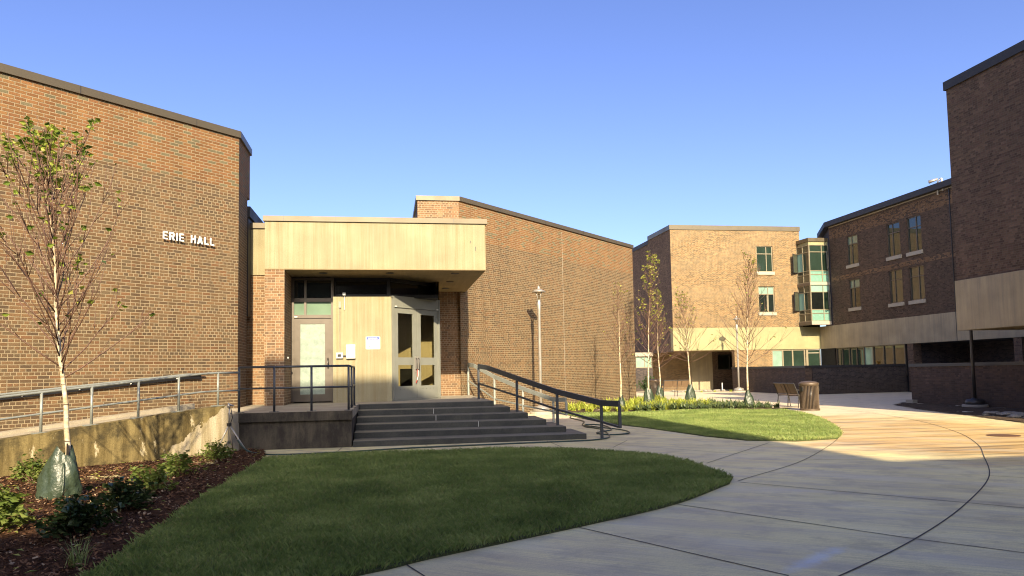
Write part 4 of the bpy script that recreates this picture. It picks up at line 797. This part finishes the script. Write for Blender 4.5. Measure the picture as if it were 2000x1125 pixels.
# corner bay window
BAY = rp(MB().box(27.02, 28.39, 44.72, 46.2, 9.42, 9.62), 'bay_window', 'concrete_far')
bx0, bx1, by = 27.02, 28.39, 44.70
B0 = (bx0, by); BL = (bx0 - .12, 46.0); lw = hypot(BL[0] - bx0, BL[1] - by); BD = (bx0 - BL[0], by - BL[1])
MB().prism([BL, (bx0 - .05, by - .05), (bx1, by - .05), (bx1, 48), (BL[0], 48)], 9.62, 9.86).build('bay_roof', 'coping_brown', BAY)
for zb, zt_, lo in ((6.95, 9.42, 0), (4.42, 6.80, 1)):
    mb = MB(); zs = [zb, zb + .55, zb + .78, zt_ - .48, zt_]
    for e in (0, .86, 1.33): mb.ob(B0, (1, 0), e, e + .05, -.06, .02, zb, zt_)
    for z in (zb, zb + .5, zb + .74, zt_ - .5, zt_ - .05): mb.ob(B0, (1, 0), .05, 1.33, -.055, .015, z, z + .045)
    for e in (0, .62, lw - .06): mb.ob(BL, BD, e, e + .05, -.06, .01, zb, zt_)
    for z in (zb, zb + .5, zb + .74, zt_ - .5, zt_ - .05): mb.ob(BL, BD, .05, lw - .06, -.055, .005, z, z + .045)
    f = mb.build('bay_frame', 'frame_tan', BAY)
    def pn(P, d, a, b, c, e, m_): MB().ob(P, d, a, b, -.04, -.02, c, e).build('pane', m_, f)
    pn(B0, (1, 0), .05, 1.33, zb + .045, zb + .5, 'spandrel_mint'); pn(B0, (1, 0), .05, 1.33, zb + .545, zb + .74, 'spandrel_mint')
    pn(B0, (1, 0), .05, .86, zb + .785, zt_ - .5, 'glass_black' if lo else 'glass_green'); pn(B0, (1, 0), .91, 1.33, zb + .785, zt_ - .5, 'glass_green'); pn(B0, (1, 0), .05, 1.33, zt_ - .455, zt_ - .05, 'curtain_mint' if lo else 'glass_green')
    pn(BL, BD, .05, lw - .06, zb + .045, zb + .74, 'glass_brown'); pn(BL, BD, .05, lw - .06, zt_ - .455, zt_ - .05, 'glass_green'); pn(BL, BD, .67, lw - .06, zb + .785, zt_ - .5, 'glass_green'); pn(BL, BD, .05, .62, zb + .785, zt_ - .5, 'curtain_mint')
    # opened casements
    sh = MB(); P = (BL[0], BL[1] - .08); dd = (-.62, -.32); 
    for a, b, c, e in ((0, .03, 0, 1.25), (.47, .5, 0, 1.25), (.03, .47, 0, .03), (.03, .47, 1.22, 1.25)): sh.ob(P, (-dd[0], -dd[1]), -b, -a, -.02, .02, zb + .75 + c, zb + .75 + e)
    s_ = sh.build('open_casement', 'frame_dark', BAY); MB().ob(P, (-dd[0], -dd[1]), -.47, -.03, -.006, .006, zb + .78, zb + 1.97).build('pane', 'glass_brown', s_)
    P = (bx1 - .06, by - .03); dd = (-.30, -.38); sh = MB()
    for a, b, c, e in ((0, .03, 0, 1.2), (.45, .48, 0, 1.2), (.03, .45, 0, .03), (.03, .45, 1.17, 1.2)): sh.ob(P, (-dd[0], -dd[1]), -b, -a, -.02, .02, zb + .8 + c, zb + .8 + e)
    s_ = sh.build('open_casement', 'frame_dark', BAY); MB().ob(P, (-dd[0], -dd[1]), -.45, -.03, -.006, .006, zb + .83, zb + 1.97).build('pane', 'glass_clear', s_)
for z0_, z1_ in ((6.78, 6.95), (4.20, 4.42)):
    MB().ob(B0, (1, 0), -.02, 1.37, -.3, .06, z0_, z1_).build('bay_sill', 'sill_stone', BAY); MB().ob(BL, BD, 0, lw, -.3, .03, z0_, z1_).build('bay_sill', 'bronze', BAY)
MB().box(27.06, 28.38, 44.8, 45.9, 4.24, 9.6).box(27.0, 28.42, 46.05, 47.9, 4.10, 9.6).build('bay_core', 'interior_dark', BAY)
# roof-edge camera
o = MB().tube([(RX - .05, 34.2, 10.45), (RX - .09, 34.2, 11.05), (RX - .05, 34.35, 11.1)], .05, 8).build('security_camera', 'white_paint', None, smooth=True, label='white security camera on brackets at the dark roof edge', cat='camera')
MB().tube([(RX - .08, 34.55, 10.3), (RX - .08, 34.5, 11.0), (RX - .08, 34.2, 11.08)], .04, 8).build('bracket', 'white_paint', o, smooth=True); MB().tube([(RX - .08, 34.5, 11.12), (RX - .45, 34.7, 11.0)], [.06, .09], 10).build('camera_dome', 'steel', o, smooth=True)
# low garden walls
def lowwall(P, Q, t, z, mat, label):
    d = (Q[0] - P[0], Q[1] - P[1]); L = hypot(*d); r = MB().ob(P, d, 0, L, -t, 0, 0, z - .12).build('low_wall', mat, None, label=label, cat='wall')
    MB().ob(P, d, -.04, L + .04, -t - .04, .04, z - .12, z).build('wall_cap', 'coping_dark' if mat != 'brick_low' else 'steel_dark', r); return r
lowwall((20.1, 26.5), (20.1, 8.), .4, 1.52, 'brick_low', 'long low brown brick wall with a flat cap beside the lamp with no visible head')
lowwall((22.0, 45.9), (22.0, 37.25), .4, 1.55, 'brick_low', 'low brick wall running back from the bench towards the residence')
lowwall((22.41, 37.2), (28.8, 37.95), .4, 1.55, 'brick_black', 'blackish low brick wall behind the trash can, facing the walk')
MB().prism([(19.9, 26.2), (20.15, 26.2), (20.15, 26.6), (19.9, 26.6)], 0, .13).build('corner_stone', 'sill_stone', None, label='pale block at the foot of the low wall corner', cat='stone block')

# ------------------------------------------------------------------ trees
def leafcard(mb, c, size, rnd=random):
    a = rnd.uniform(0, 2 * pi); t = rnd.uniform(-1.1, 1.1); u = Vector((cos(a), sin(a), rnd.uniform(-.7, .3))).normalized()
    v = u.cross(Vector((sin(t) * .8, cos(t) * .8, .6))).normalized(); w_ = u.cross(v)
    L = size * rnd.uniform(.6, 1.25); W = L * .36; c = Vector(c)
    mb.add([c, c + u * L * .4 + v * W + w_ * W * .3, c + u * L, c + u * L * .4 - v * W + w_ * W * .3], [(0, 1, 2), (0, 2, 3)])
def birch(loc, H, clear, label, seed, nb=26, spread=1.0, leafn=160, top_leaf=.6, lean=(0, 0), rt=.04, leafmat='leaf_birch', lsz=.055, kink=0., low=1.0, group=None, twn=5, up=0):
    rd = random.Random(seed); root = empty('birch_tree', loc, label, 'tree', group); X, Y = loc[0], loc[1]
    tp = []; n = 14
    for i in range(n + 1):
        t = i / n; tp.append((X + lean[0] * t ** 2 + kink * sin(t * 9) * (1 - t) + rd.uniform(-.01, .01), Y + lean[1] * t ** 2 + rd.uniform(-.01, .01), H * .94 * t))
    tr = [rt * (1.25 if i == 0 else 1) * (1 - i / n) ** 1.0 + .005 for i in range(n + 1)]
    MB().tube(tp, tr, 9).build('trunk', 'bark_birch', root, smooth=True)
    def at(z):
        k = min(n - 1e-6, max(0, z / (H * .94) * n)); i = int(k); f = k - i; a, b = tp[i], tp[i + 1]; return Vector([a[j] + (b[j] - a[j]) * f for j in range(3)])
    br = MB(); lf = MB(); tips = []
    for i in range(nb):
        s = (i + rd.random() * .8) / nb; z = clear + (H * .93 - clear) * s ** 1.05; p = at(z); az = i * 2.4 + rd.uniform(-.5, .5)
        el = radians(rd.uniform(24, 44) + 26 * s) * low if s < .12 else radians(rd.uniform(36, 56) + 12 * s); L = spread * (1.55 - 1.15 * s) * rd.uniform(.7, 1.15) * ((.75 + 1.1 * min(1, s * 1.6)) * (1.25 if cos(az) < 0 else 1.) if up else 1.)
        if up: el = min(1.35, el + .22 * s); L = min(L, (H * 1.02 - z) / max(.3, sin(el)) + .1)
        pts = [p]; d = Vector((cos(az) * cos(el), sin(az) * cos(el), sin(el)))
        m = 6
        for j in range(m):
            d = (d + Vector((rd.uniform(-.12, .12) + lean[0] * .06, rd.uniform(-.12, .12), .07))).normalized(); pts.append(pts[-1] + d * L / m)
        r0 = rt * (.22 - .09 * s); br.tube(pts, [r0 * (1 - j / (m + .6)) + .003 for j in range(m + 1)], 5)
        for q_ in range(twn):
            j = rd.randint(2, m - 1); b0 = pts[j]; dd = (pts[j + 1] - pts[j]).normalized(); sd_ = Vector((rd.uniform(-1, 1), rd.uniform(-1, 1), rd.uniform(-.1, .9))).normalized()
            dd = (dd * 1.3 + sd_ * .8).normalized(); l2 = L * rd.uniform(.2, .42); e = b0 + dd * l2 * .5 + Vector((rd.uniform(-.02, .02),) * 3); f = e + (dd + Vector((0, 0, .15))).normalized() * l2 * .5
            br.tube([b0, e, f], [.0045, .0036, .0028], 4); tips.append((e, f, s))
        tips.append((pts[-2], pts[-1], s)); tips.append((pts[-3], pts[-2], s))
    br.build('branches', 'twig', root, smooth=True)
    rr_ = random.Random(seed + 99); wts = [(.10 + (.6 if s_ > top_leaf else .16) * (s_ ** 1.2)) * rr_.choice((.15, .3, 1., 2.6)) for _, _, s_ in tips]
    for _ in range(leafn):
        a, b, s_ = rd.choices(tips, wts)[0]; c = a + (b - a) * rd.uniform(.2, 1.1) + Vector((rd.uniform(-.03, .03), rd.uniform(-.03, .03), rd.uniform(-.04, .02))); leafcard(lf, c, lsz, rd)
    lf.build('leaves', leafmat, root); return root
def bag(loc, h, w, label, seed, tilt=0., group=None):
    rd = random.Random(seed); root = empty('watering_bag', (*loc, 0), label, 'watering bag', group); mb = MB(); nz_, na = 16, 40
    P = [[rd.uniform(0, 6.28) for _ in range(3)] for _ in range(5)]; vs = []
    for i in range(nz_ + 1):
        t = i / nz_; rx = w * (.5 - .34 * t ** 1.9) * (1.03 - .10 * (1 - t) ** 5); ry = w * (.36 - .22 * t ** 1.6)
        for k in range(na):
            a = 2 * pi * k / na; m = 1 + .06 * sin(5 * a + P[0][0] + t * 5) + .055 * sin(3 * a - t * 7 + P[1][0]) + .04 * sin(11 * a + t * 11 + P[2][0]) + .03 * sin(17 * a - t * 23 + P[4][0])
            vs.append((loc[0] + cos(a) * rx * m - tilt * w * .25 * (1 - t), loc[1] + sin(a) * ry * m, h * t * (1 + .10 * t * sin(a * 2 + P[3][0])) + (.012 if i == 0 else 0) * sin(4 * a)))
    fs = [(i * na + k, i * na + (k + 1) % na, (i + 1) * na + (k + 1) % na, (i + 1) * na + k) for i in range(nz_) for k in range(na)]
    mb.add(vs, fs); b = mb.build('bag_body', 'bag_plastic', root, smooth=True)
    sm = MB(); x0 = loc[0] + w * .10
    zz = [(x0 + w * .03 * sin(t * 5), loc[1] - w * (.36 - .24 * t ** 1.1) * 1.04 - .012, h * t) for t in (.03, .2, .4, .6, .75)]
    sm.tube(zz, [.012, .014, .012, .014, .010], 6); sm.build('zip_seam', 'bag_plastic', root, smooth=True)
    MB().add([(loc[0] + w * .10, loc[1] - .06, h * .9), (loc[0] + w * .17, loc[1] - .06, h * .9), (loc[0] + w * .15, loc[1] - .07, h * 1.14), (loc[0] + w * .11, loc[1] - .07, h * 1.14)], [(0, 1, 2, 3), (3, 2, 1, 0)]).build('strap', 'steel_dark', root)
    return root
birch((-3.94, 10.14, .02), 4.35, 1.45, 'leafy young birch in the mulch before the left brick wall', 5, nb=60, spread=1.02, leafn=540, top_leaf=.55, lean=(-.32, 0), rt=.033, lsz=.088, kink=.05, twn=4, up=1)
bag((-3.95, 10.14), .60, .50, 'large crinkled green watering bag around the left birch in the mulch', 1, tilt=.5)
GT = 'young birches in the planting bed'
birch((8.5, 26.94, .02), 4.9, 1.6, 'thin nearly bare birch standing close to the long brick wall', 8, nb=40, spread=.80, leafn=90, top_leaf=.2, leafmat='leaf_birch_yellow', lsz=.07, rt=.030, group=GT)
birch((10.62, 29.9, .02), 6.6, 1.7, 'tallest birch of the bed with a leafy yellow-green crown', 12, nb=70, spread=1.0, leafn=430, top_leaf=.3, leafmat='leaf_birch_yellow', lsz=.10, rt=.034, lean=(.35, 0), group=GT)
birch((12.7, 34.2, .02), 5.4, 1.5, 'birch just behind the tallest one beside the brown trash can', 19, nb=56, spread=1.0, leafn=260, top_leaf=.3, leafmat='leaf_birch_yellow', lsz=.09, rt=.032, kink=.05, low=.5, group=GT)
birch((14.06, 33.79, .02), 5.3, 1.75, 'birch in front of the dark recess with low wide branches', 23, nb=60, spread=1.15, leafn=260, top_leaf=.15, leafmat='leaf_birch_yellow', lsz=.09, rt=.034, lean=(-.3, 0), low=.5, group=GT)
birch((13.05, 26.02, .02), 5.8, 1.55, 'wide bare birch nearest the grey bench with a few top leaves', 31, nb=60, spread=1.25, leafn=130, top_leaf=.75, leafmat='leaf_birch_yellow', lsz=.08, rt=.036, lean=(.25, 0), low=.6, group=GT)
GB = 'watering bags in the planting bed'
bag((8.5, 26.94), .50, .34, 'watering bag around the birch close to the long brick wall', 2, group=GB)
bag((10.62, 29.9), .72, .50, 'broad crinkled watering bag around the tallest birch', 3, group=GB)
bag((12.7, 34.2), .68, .42, 'watering bag half hidden behind the tallest birch', 4, group=GB)
bag((14.06, 33.79), .72, .52, 'watering bag around the birch before the dark recess', 5, group=GB)
bag((13.05, 26.02), .62, .44, 'shiny watering bag around the bare birch nearest the bench', 6, tilt=-.6, group=GB)
# ------------------------------------------------------------------ shrubs and bed plants
def shrub(loc, r, h, mat, label, seed, n=520, lsz=.06, group=None):
    lsz *= 1.25; n = int(n * 1.3); rd = random.Random(seed); root = empty('shrub', (*loc, .03), label, 'shrub', group); st = MB(); lf = MB()
    for i in range(26):
        a = rd.uniform(0, 6.28); e = rd.uniform(.25, 1.4); L = rd.uniform(.7, 1.05); d = Vector((cos(a) * cos(e) * r, sin(a) * cos(e) * r, sin(e) * h)) * L
        p0 = Vector((loc[0] + rd.uniform(-.05, .05), loc[1] + rd.uniform(-.05, .05), .02)); m_ = p0 + d * .5 + Vector((rd.uniform(-.03, .03), rd.uniform(-.03, .03), .03)); p1 = p0 + d
        st.tube([p0, m_, p1], [.006, .005, .002], 4)
        for k in range(n // 26):
            t = rd.uniform(.3, 1.05); c = (p0.lerp(m_, t * 2) if t < .5 else m_.lerp(p1, t * 2 - 1)) + Vector((rd.gauss(0, .035), rd.gauss(0, .035), rd.gauss(0, .03))); c.z = max(.05, c.z); leafcard(lf, c, lsz, rd)
    st.build('stems', 'twig', root); lf.build('leaves', mat, root); return root
GS = 'shrubs in the mulch bed'
shrub((-3.72, 7.95), .42, .42, 'leaf_shrub', 'big sunlit broad-leaved shrub cut off by the left edge of the view', 1, 700, .075, GS)
shrub((-4.95, 11.72), .34, .38, 'leaf_shrub', 'small yellowish shrub against the ramp wall behind the green bag', 2, 420, .055, GS)
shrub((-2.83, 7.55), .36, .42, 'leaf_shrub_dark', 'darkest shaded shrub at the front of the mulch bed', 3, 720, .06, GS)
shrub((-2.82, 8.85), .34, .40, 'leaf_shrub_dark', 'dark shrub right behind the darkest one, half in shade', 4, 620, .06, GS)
shrub((-3.02, 10.35), .34, .36, 'leaf_shrub', 'loose sunlit shrub in the middle of the row, pale leaves', 5, 440, .055, GS)
shrub((-3.06, 11.85), .36, .38, 'leaf_shrub', 'rounded sunlit shrub farther along the mulch row', 6, 480, .055, GS)
shrub((-2.98, 13.9), .30, .36, 'leaf_shrub', 'shrub at the foot of the sprinkler tripod', 7, 480, .05, GS)
shrub((16.7, 47.2), .9, 1.1, 'leaf_shrub_dark', 'dark round bush under the green window with the pale lintel', 9, 900, .10)
shrub((-4.1, 6.9), .35, .35, 'leaf_shrub', 'low shrub at the corner in front of the big sunlit one', 10, 420, .06, GS)
def sedge(loc, n, h, mat, name='sedge_clump', rd=random, wid=.012, spread=.6, segs=3):
    mb = MB()
    for i in range(n):
        a = rd.uniform(0, 6.28); L = h * rd.uniform(.6, 1.15); out = rd.uniform(.15, spread) * L; w_ = wid * rd.uniform(.7, 1.3); px, py = -sin(a) * w_, cos(a) * w_; x0 = loc[0] + rd.gauss(0, .03); y0 = loc[1] + rd.gauss(0, .03)
        vs = []
        for j in range(segs + 1):
            t = j / segs; k = (1 - t) * .9 + .1; x = x0 + cos(a) * out * t ** 1.4 * 1.5; y = y0 + sin(a) * out * t ** 1.4 * 1.5; z = L * (t - .45 * t * t * out / L * 1.6); vs += [(x - px * k, y - py * k, z), (x + px * k, y + py * k, z)]
        mb.add(vs, [(2 * j, 2 * j + 1, 2 * j + 3, 2 * j + 2) for j in range(segs)])
    return mb.build(name, mat, None)
g = sedge((0, 0), 60, .26, 'grass_blades', 'grass_tuft', wid=.004); g.location = (-2.36, 6.35, .03); tag(g, 'thin tuft of ornamental grass in the dark soil at the bottom of the view', 'grass tuft')
def scatter(poly, n, mats, name, label, cat, group, h, wid, cnt, mind):
    protos = [sedge((0, 0), cnt, h * k, m_, name, wid=wid, spread=.85) for m_, k in mats]; used = [False] * len(protos); pts = []; tries = 0
    xs = [p[0] for p in poly]; ys = [p[1] for p in poly]
    while len(pts) < n and tries < 20000:
        tries += 1; x = random.uniform(min(xs), max(xs)); y = random.uniform(min(ys), max(ys))
        if not poly_pip(np.array([x]), np.array([y]), poly)[0] or any((x - a) ** 2 + (y - b) ** 2 < mind ** 2 for a, b in pts): continue
        pts.append((x, y)); i = random.randrange(len(protos)); o = protos[i] if not used[i] else protos[i].copy()
        if used[i]: COL.objects.link(o)
        used[i] = True; o.location = (x, y, .02); o.rotation_euler.z = random.random() * 6; k = random.uniform(.75, 1.25); o.scale = (k, k, k); tag(o, label, cat, group)
scatter([(6.7, 25.7), (8.2, 25.3), (10.6, 25.9), (12.2, 26.4), (12.6, 29), (12.6, 35.), (11.8, 36.5), (11., 33), (7.0, 28.6), (6.3, 27.2)], 135, [('leaf_sedge', 1), ('leaf_sedge', .85), ('leaf_sedge', .7)], 'sedge_clump', 'bright yellow-green arching sedge clump in the planting bed by the long wall', 'plant', 'yellow-green sedge clumps', .36, .026, 34, .33)
scatter([(8.5, 25.5), (11.6, 25.6), (13.4, 25.0), (13.9, 25.4), (13.4, 27.5), (12.8, 29.), (11.5, 27.5), (9, 26.4)], 105, [('leaf_dark', 1.25), ('leaf_dark', .9)], 'dark_groundcover_plant', 'low dark-leaved plant near the lawn edge of the planting bed', 'plant', 'dark low plants at the bed edge', .24, .034, 30, .26)
g = sedge((0, 0), 50, .34, 'leaf_orange', 'orange_plant', wid=.02); g.location = (27.1, 38.3, 1.54); tag(g, 'orange and yellow leafy plant showing over the black brick wall', 'plant')
MB().lathe((27.1, 38.3, 0), [(.14, 1.2), (.16, 1.5), (.17, 1.55), (.15, 1.55)], 14).build('planter', 'steel_dark', None, label='dark planter behind the black low wall that holds the orange plant', cat='planter')
for i, (x, y) in enumerate([(18.6, 45.4), (19.6, 45.3), (20.6, 45.5), (17.2, 46.2), (21.5, 45.2)]):
    g = sedge((0, 0), 40, .16, 'leaf_sedge', 'dry_grass_tuft', wid=.012); g.location = (x, y, 0); tag(g, 'dry yellowish grass tuft in the verge before the dark recess', 'grass tuft', 'dry tufts along the verge')
# ------------------------------------------------------------------ lamps, benches, bins
def lamp(loc, label, pole_mat, H=4.42, head=True, group=None):
    x, y = loc; r = empty('street_lamp', (x, y, 0), label, 'street lamp', group)
    MB().lathe((x, y, 0), [(.40, 0), (.40, .07), (.38, .09)], 24).build('footing', 'sill_stone', r, smooth=False)
    MB().lathe((x, y, .08), [(.30, 0), (.30, .10), (.27, .17), (.12, .20), (.085, .24)], 24).build('base', pole_mat, r, smooth=True)
    MB().lathe((x, y, .2), [(.056, 0), (.054, 1.5), (.050, H - 1.1), (.085, H - .75), (.060, H - .68), (.055, H - .62)], 16).build('pole', pole_mat, r, smooth=True)
    if head:
        h = r; hd = MB(); hd.lathe((x, y, H - .16), [(.10, .02), (.235, .0), (.24, .03), (.12, .10), (.05, .13), (.05, .17), (.02, .24)], 24).build('lamp_cap', pole_mat, h, smooth=True)
        mb = MB()
        for k in range(4):
            a = k * pi / 2 + .6; mb.tube([(x + cos(a) * .05, y + sin(a) * .05, H - .46), (x + cos(a) * .07, y + sin(a) * .07, H - .33), (x + cos(a) * .14, y + sin(a) * .14, H - .15)], .014, 6)
        mb.lathe((x, y, H - .48), [(.075, 0), (.06, .06)], 14); mb.build('lantern_frame', pole_mat, h, smooth=True)
        MB().lathe((x, y, H - .42), [(.035, 0), (.05, .12), (.03, .24)], 12).build('lens', 'glass_clear', h, smooth=True)
    return r
lamp((5.26, 25.9), 'shiny metal street lamp before the long brick wall', 'steel')
lamp((21.4, 43.8), 'distant pale street lamp beside the bare birch and the brick pier', 'steel', 4.65)
lamp((19.75, 22.9), 'dark lamp post by the low wall whose top is hidden by the overhanging block', 'steel_dark', 4.4)
def bench(loc, rz, label, W=1.5):
    r = empty('bench', (*loc, 0), label, 'bench', 'metal benches with slatted panels', rz); o = []
    def P(mb, nm, mat, par=None):
        ob = mb_build_local(mb, nm, mat); ob.parent = par or r; return ob
    for x in (-W / 2, 0, W / 2):
        m = MB(); m.tube([(x, -.02, 0), (x, .02, .42), (x, -.16, .88)], .020, 6); P(m, 'back_leg', 'steel_dark')
        m = MB(); m.tube([(x, .50, 0), (x, .44, .42), (x, .0, .42)], .020, 6); P(m, 'front_leg', 'steel_dark')
    for x in (-W / 2, W / 2): P(MB().tube([(x, -.06, .64), (x, .40, .64), (x, .46, .42)], .018, 6), 'armrest', 'steel_dark')
    st = MB(); [st.box(-W / 2 + .02, W / 2 - .02, .03 + .088 * k, .105 + .088 * k, .42, .45) for k in range(5)]; P(st, 'seat', 'wood')
    for k in range(3):
        a = -W / 2 + .03 + k * (W - .04) / 3; b = a + (W - .04) / 3 - .03; m = MB(); m.add([(a, -.005, .50), (b, -.005, .50), (b, -.15, .86), (a, -.15, .86), (a, .015, .51), (b, .015, .51), (b, -.13, .87), (a, -.13, .87)], [(0, 1, 2, 3), (7, 6, 5, 4), (0, 4, 5, 1), (3, 2, 6, 7), (0, 3, 7, 4), (1, 5, 6, 2)]); P(m, 'back_panel', 'wood')
    P(MB().tube([(-W / 2, -.16, .88), (W / 2, -.16, .88)], .022, 6), 'top_bar', 'steel_dark')
def mb_build_local(mb, nm, mat):
    return mb.build(nm, mat, None)
bench((14.62, 26.0), radians(-91), 'bench with brown slat panels seen from behind beside the trash can')
bench((15.55, 39.2), radians(-6), 'distant bench with its back turned, between the birch bags')
def bin_(loc, label, mat='slat_brown', h=.97, R=.295):
    x, y = loc; r = empty('trash_can', (x, y, 0), label, 'trash can', 'round slatted trash cans')
    MB().lathe((x, y, 0), [(R * .93, .03), (R * .93, h - .1)], 28).build('liner', 'frame_dark', r, smooth=True)
    mb = MB()
    for k in range(40):
        a = 2 * pi * k / 40; mb.tube([(x + cos(a) * R, y + sin(a) * R, .04), (x + cos(a) * R, y + sin(a) * R, h - .1)], .0135, 5)
    mb.build('slats', mat, r); MB().lathe((x, y, 0), [(R + .03, 0), (R + .03, .06), (R, .07)], 28).build('foot_ring', mat, r, smooth=False)
    MB().lathe((x, y, 0), [(R + .01, h - .14), (R + .03, h - .12), (R + .035, h - .06), (R + .01, h - .03), (R * .8, h), (R * .3, h + .02), (.02, h + .025)], 28).build('lid', mat, r, smooth=True)
    for s_ in (-1, 1): MB().box(x + s_ * (R - .02), x + s_ * (R + .025), y - .12, y - .0, h - .32, h - .18).build('slot', 'black', r)
bin_((14.08, 23.65), 'brown slatted trash can at the corner of the sunlit lawn'); bin_((13.9, 38.2), 'far brown trash can half hidden by the birch trunks')
# ------------------------------------------------------------------ sprinkler tripod, hose, drain
TR = empty('sprinkler_tripod', (-2.95, 15.05, 0), 'aluminium tripod sprinkler standing at the corner of the ramp wall', 'tripod')
c = Vector((-2.96, 14.95, 0)); hub = c + Vector((0, 0, .58))
for e in ((-.26, .0), (.36, -.05), (.02, .32)):
    MB().tube([hub, c + Vector((e[0] * .5, e[1] * .5, .29)), c + Vector((e[0], e[1], .02))], [.017, .014, .012], 8).build('leg', 'steel', TR, smooth=True)
MB().lathe(tuple(hub - Vector((0, 0, .03))), [(.045, 0), (.045, .05)], 10).build('hub', 'black', TR); MB().tube([hub, hub + Vector((0, 0, .33))], .013, 8).build('riser', 'steel', TR, smooth=True)
MB().tube([hub + Vector((-.04, 0, .33)), hub + Vector((.02, 0, .36)), hub + Vector((.09, -.01, .34))], [.012, .022, .010], 8).lathe(tuple(hub + Vector((-.01, 0, .3))), [(.03, 0), (.03, .05), (.012, .1)], 10).build('sprinkler_head', 'steel', TR, smooth=True)
MB().tube([hub + Vector((.03, 0, .3)), hub + Vector((.06, 0, .12)), hub + Vector((.02, .02, 0)), c + Vector((.14, -.02, .3))], .008, 6).build('feed_pipe', 'black', TR, smooth=True)
hp = [(-2.80, 14.9, .28), (-2.62, 14.8, .10), (-2.35, 14.7, .03), (-1.9, 14.55, .018), (-.93, 14.62, .018), (.41, 14.98, .018), (2.47, 15.2, .018), (3.7, 15.3, .018), (4.3, 15.42, .018), (4.72, 15.9, .018), (4.98, 16.9, .018), (5.2, 18.2, .018), (5.05, 19.2, .018), (5.3, 19.9, .018), (5.6, 19.4, .02), (5.35, 17.8, .03), (4.75, 17.0, .03), (4.9, 16.5, .02), (5.45, 16.75, .02), (5.55, 17.6, .03), (5.2, 18.7, .04), (5.15, 19.8, .02), (5.55, 21.2, .018), (5.6, 23.0, .018), (5.95, 24.4, .018), (5.7, 25.6, .018), (5.5, 26.1, .018)]
MB().tube(catmull(hp, 7), .0155, 7).build('garden_hose', 'hose_green', None, smooth=True, label='dark green garden hose lying across the walk and looped by the steps', cat='hose')
gr = MB().lathe((12.28, 13.54, .004), [(.30, 0), (.30, .006)], 24).build('drain_cover', 'rust', None, label='round rusty drain cover in the sunlit walk by the right edge', cat='drain cover')
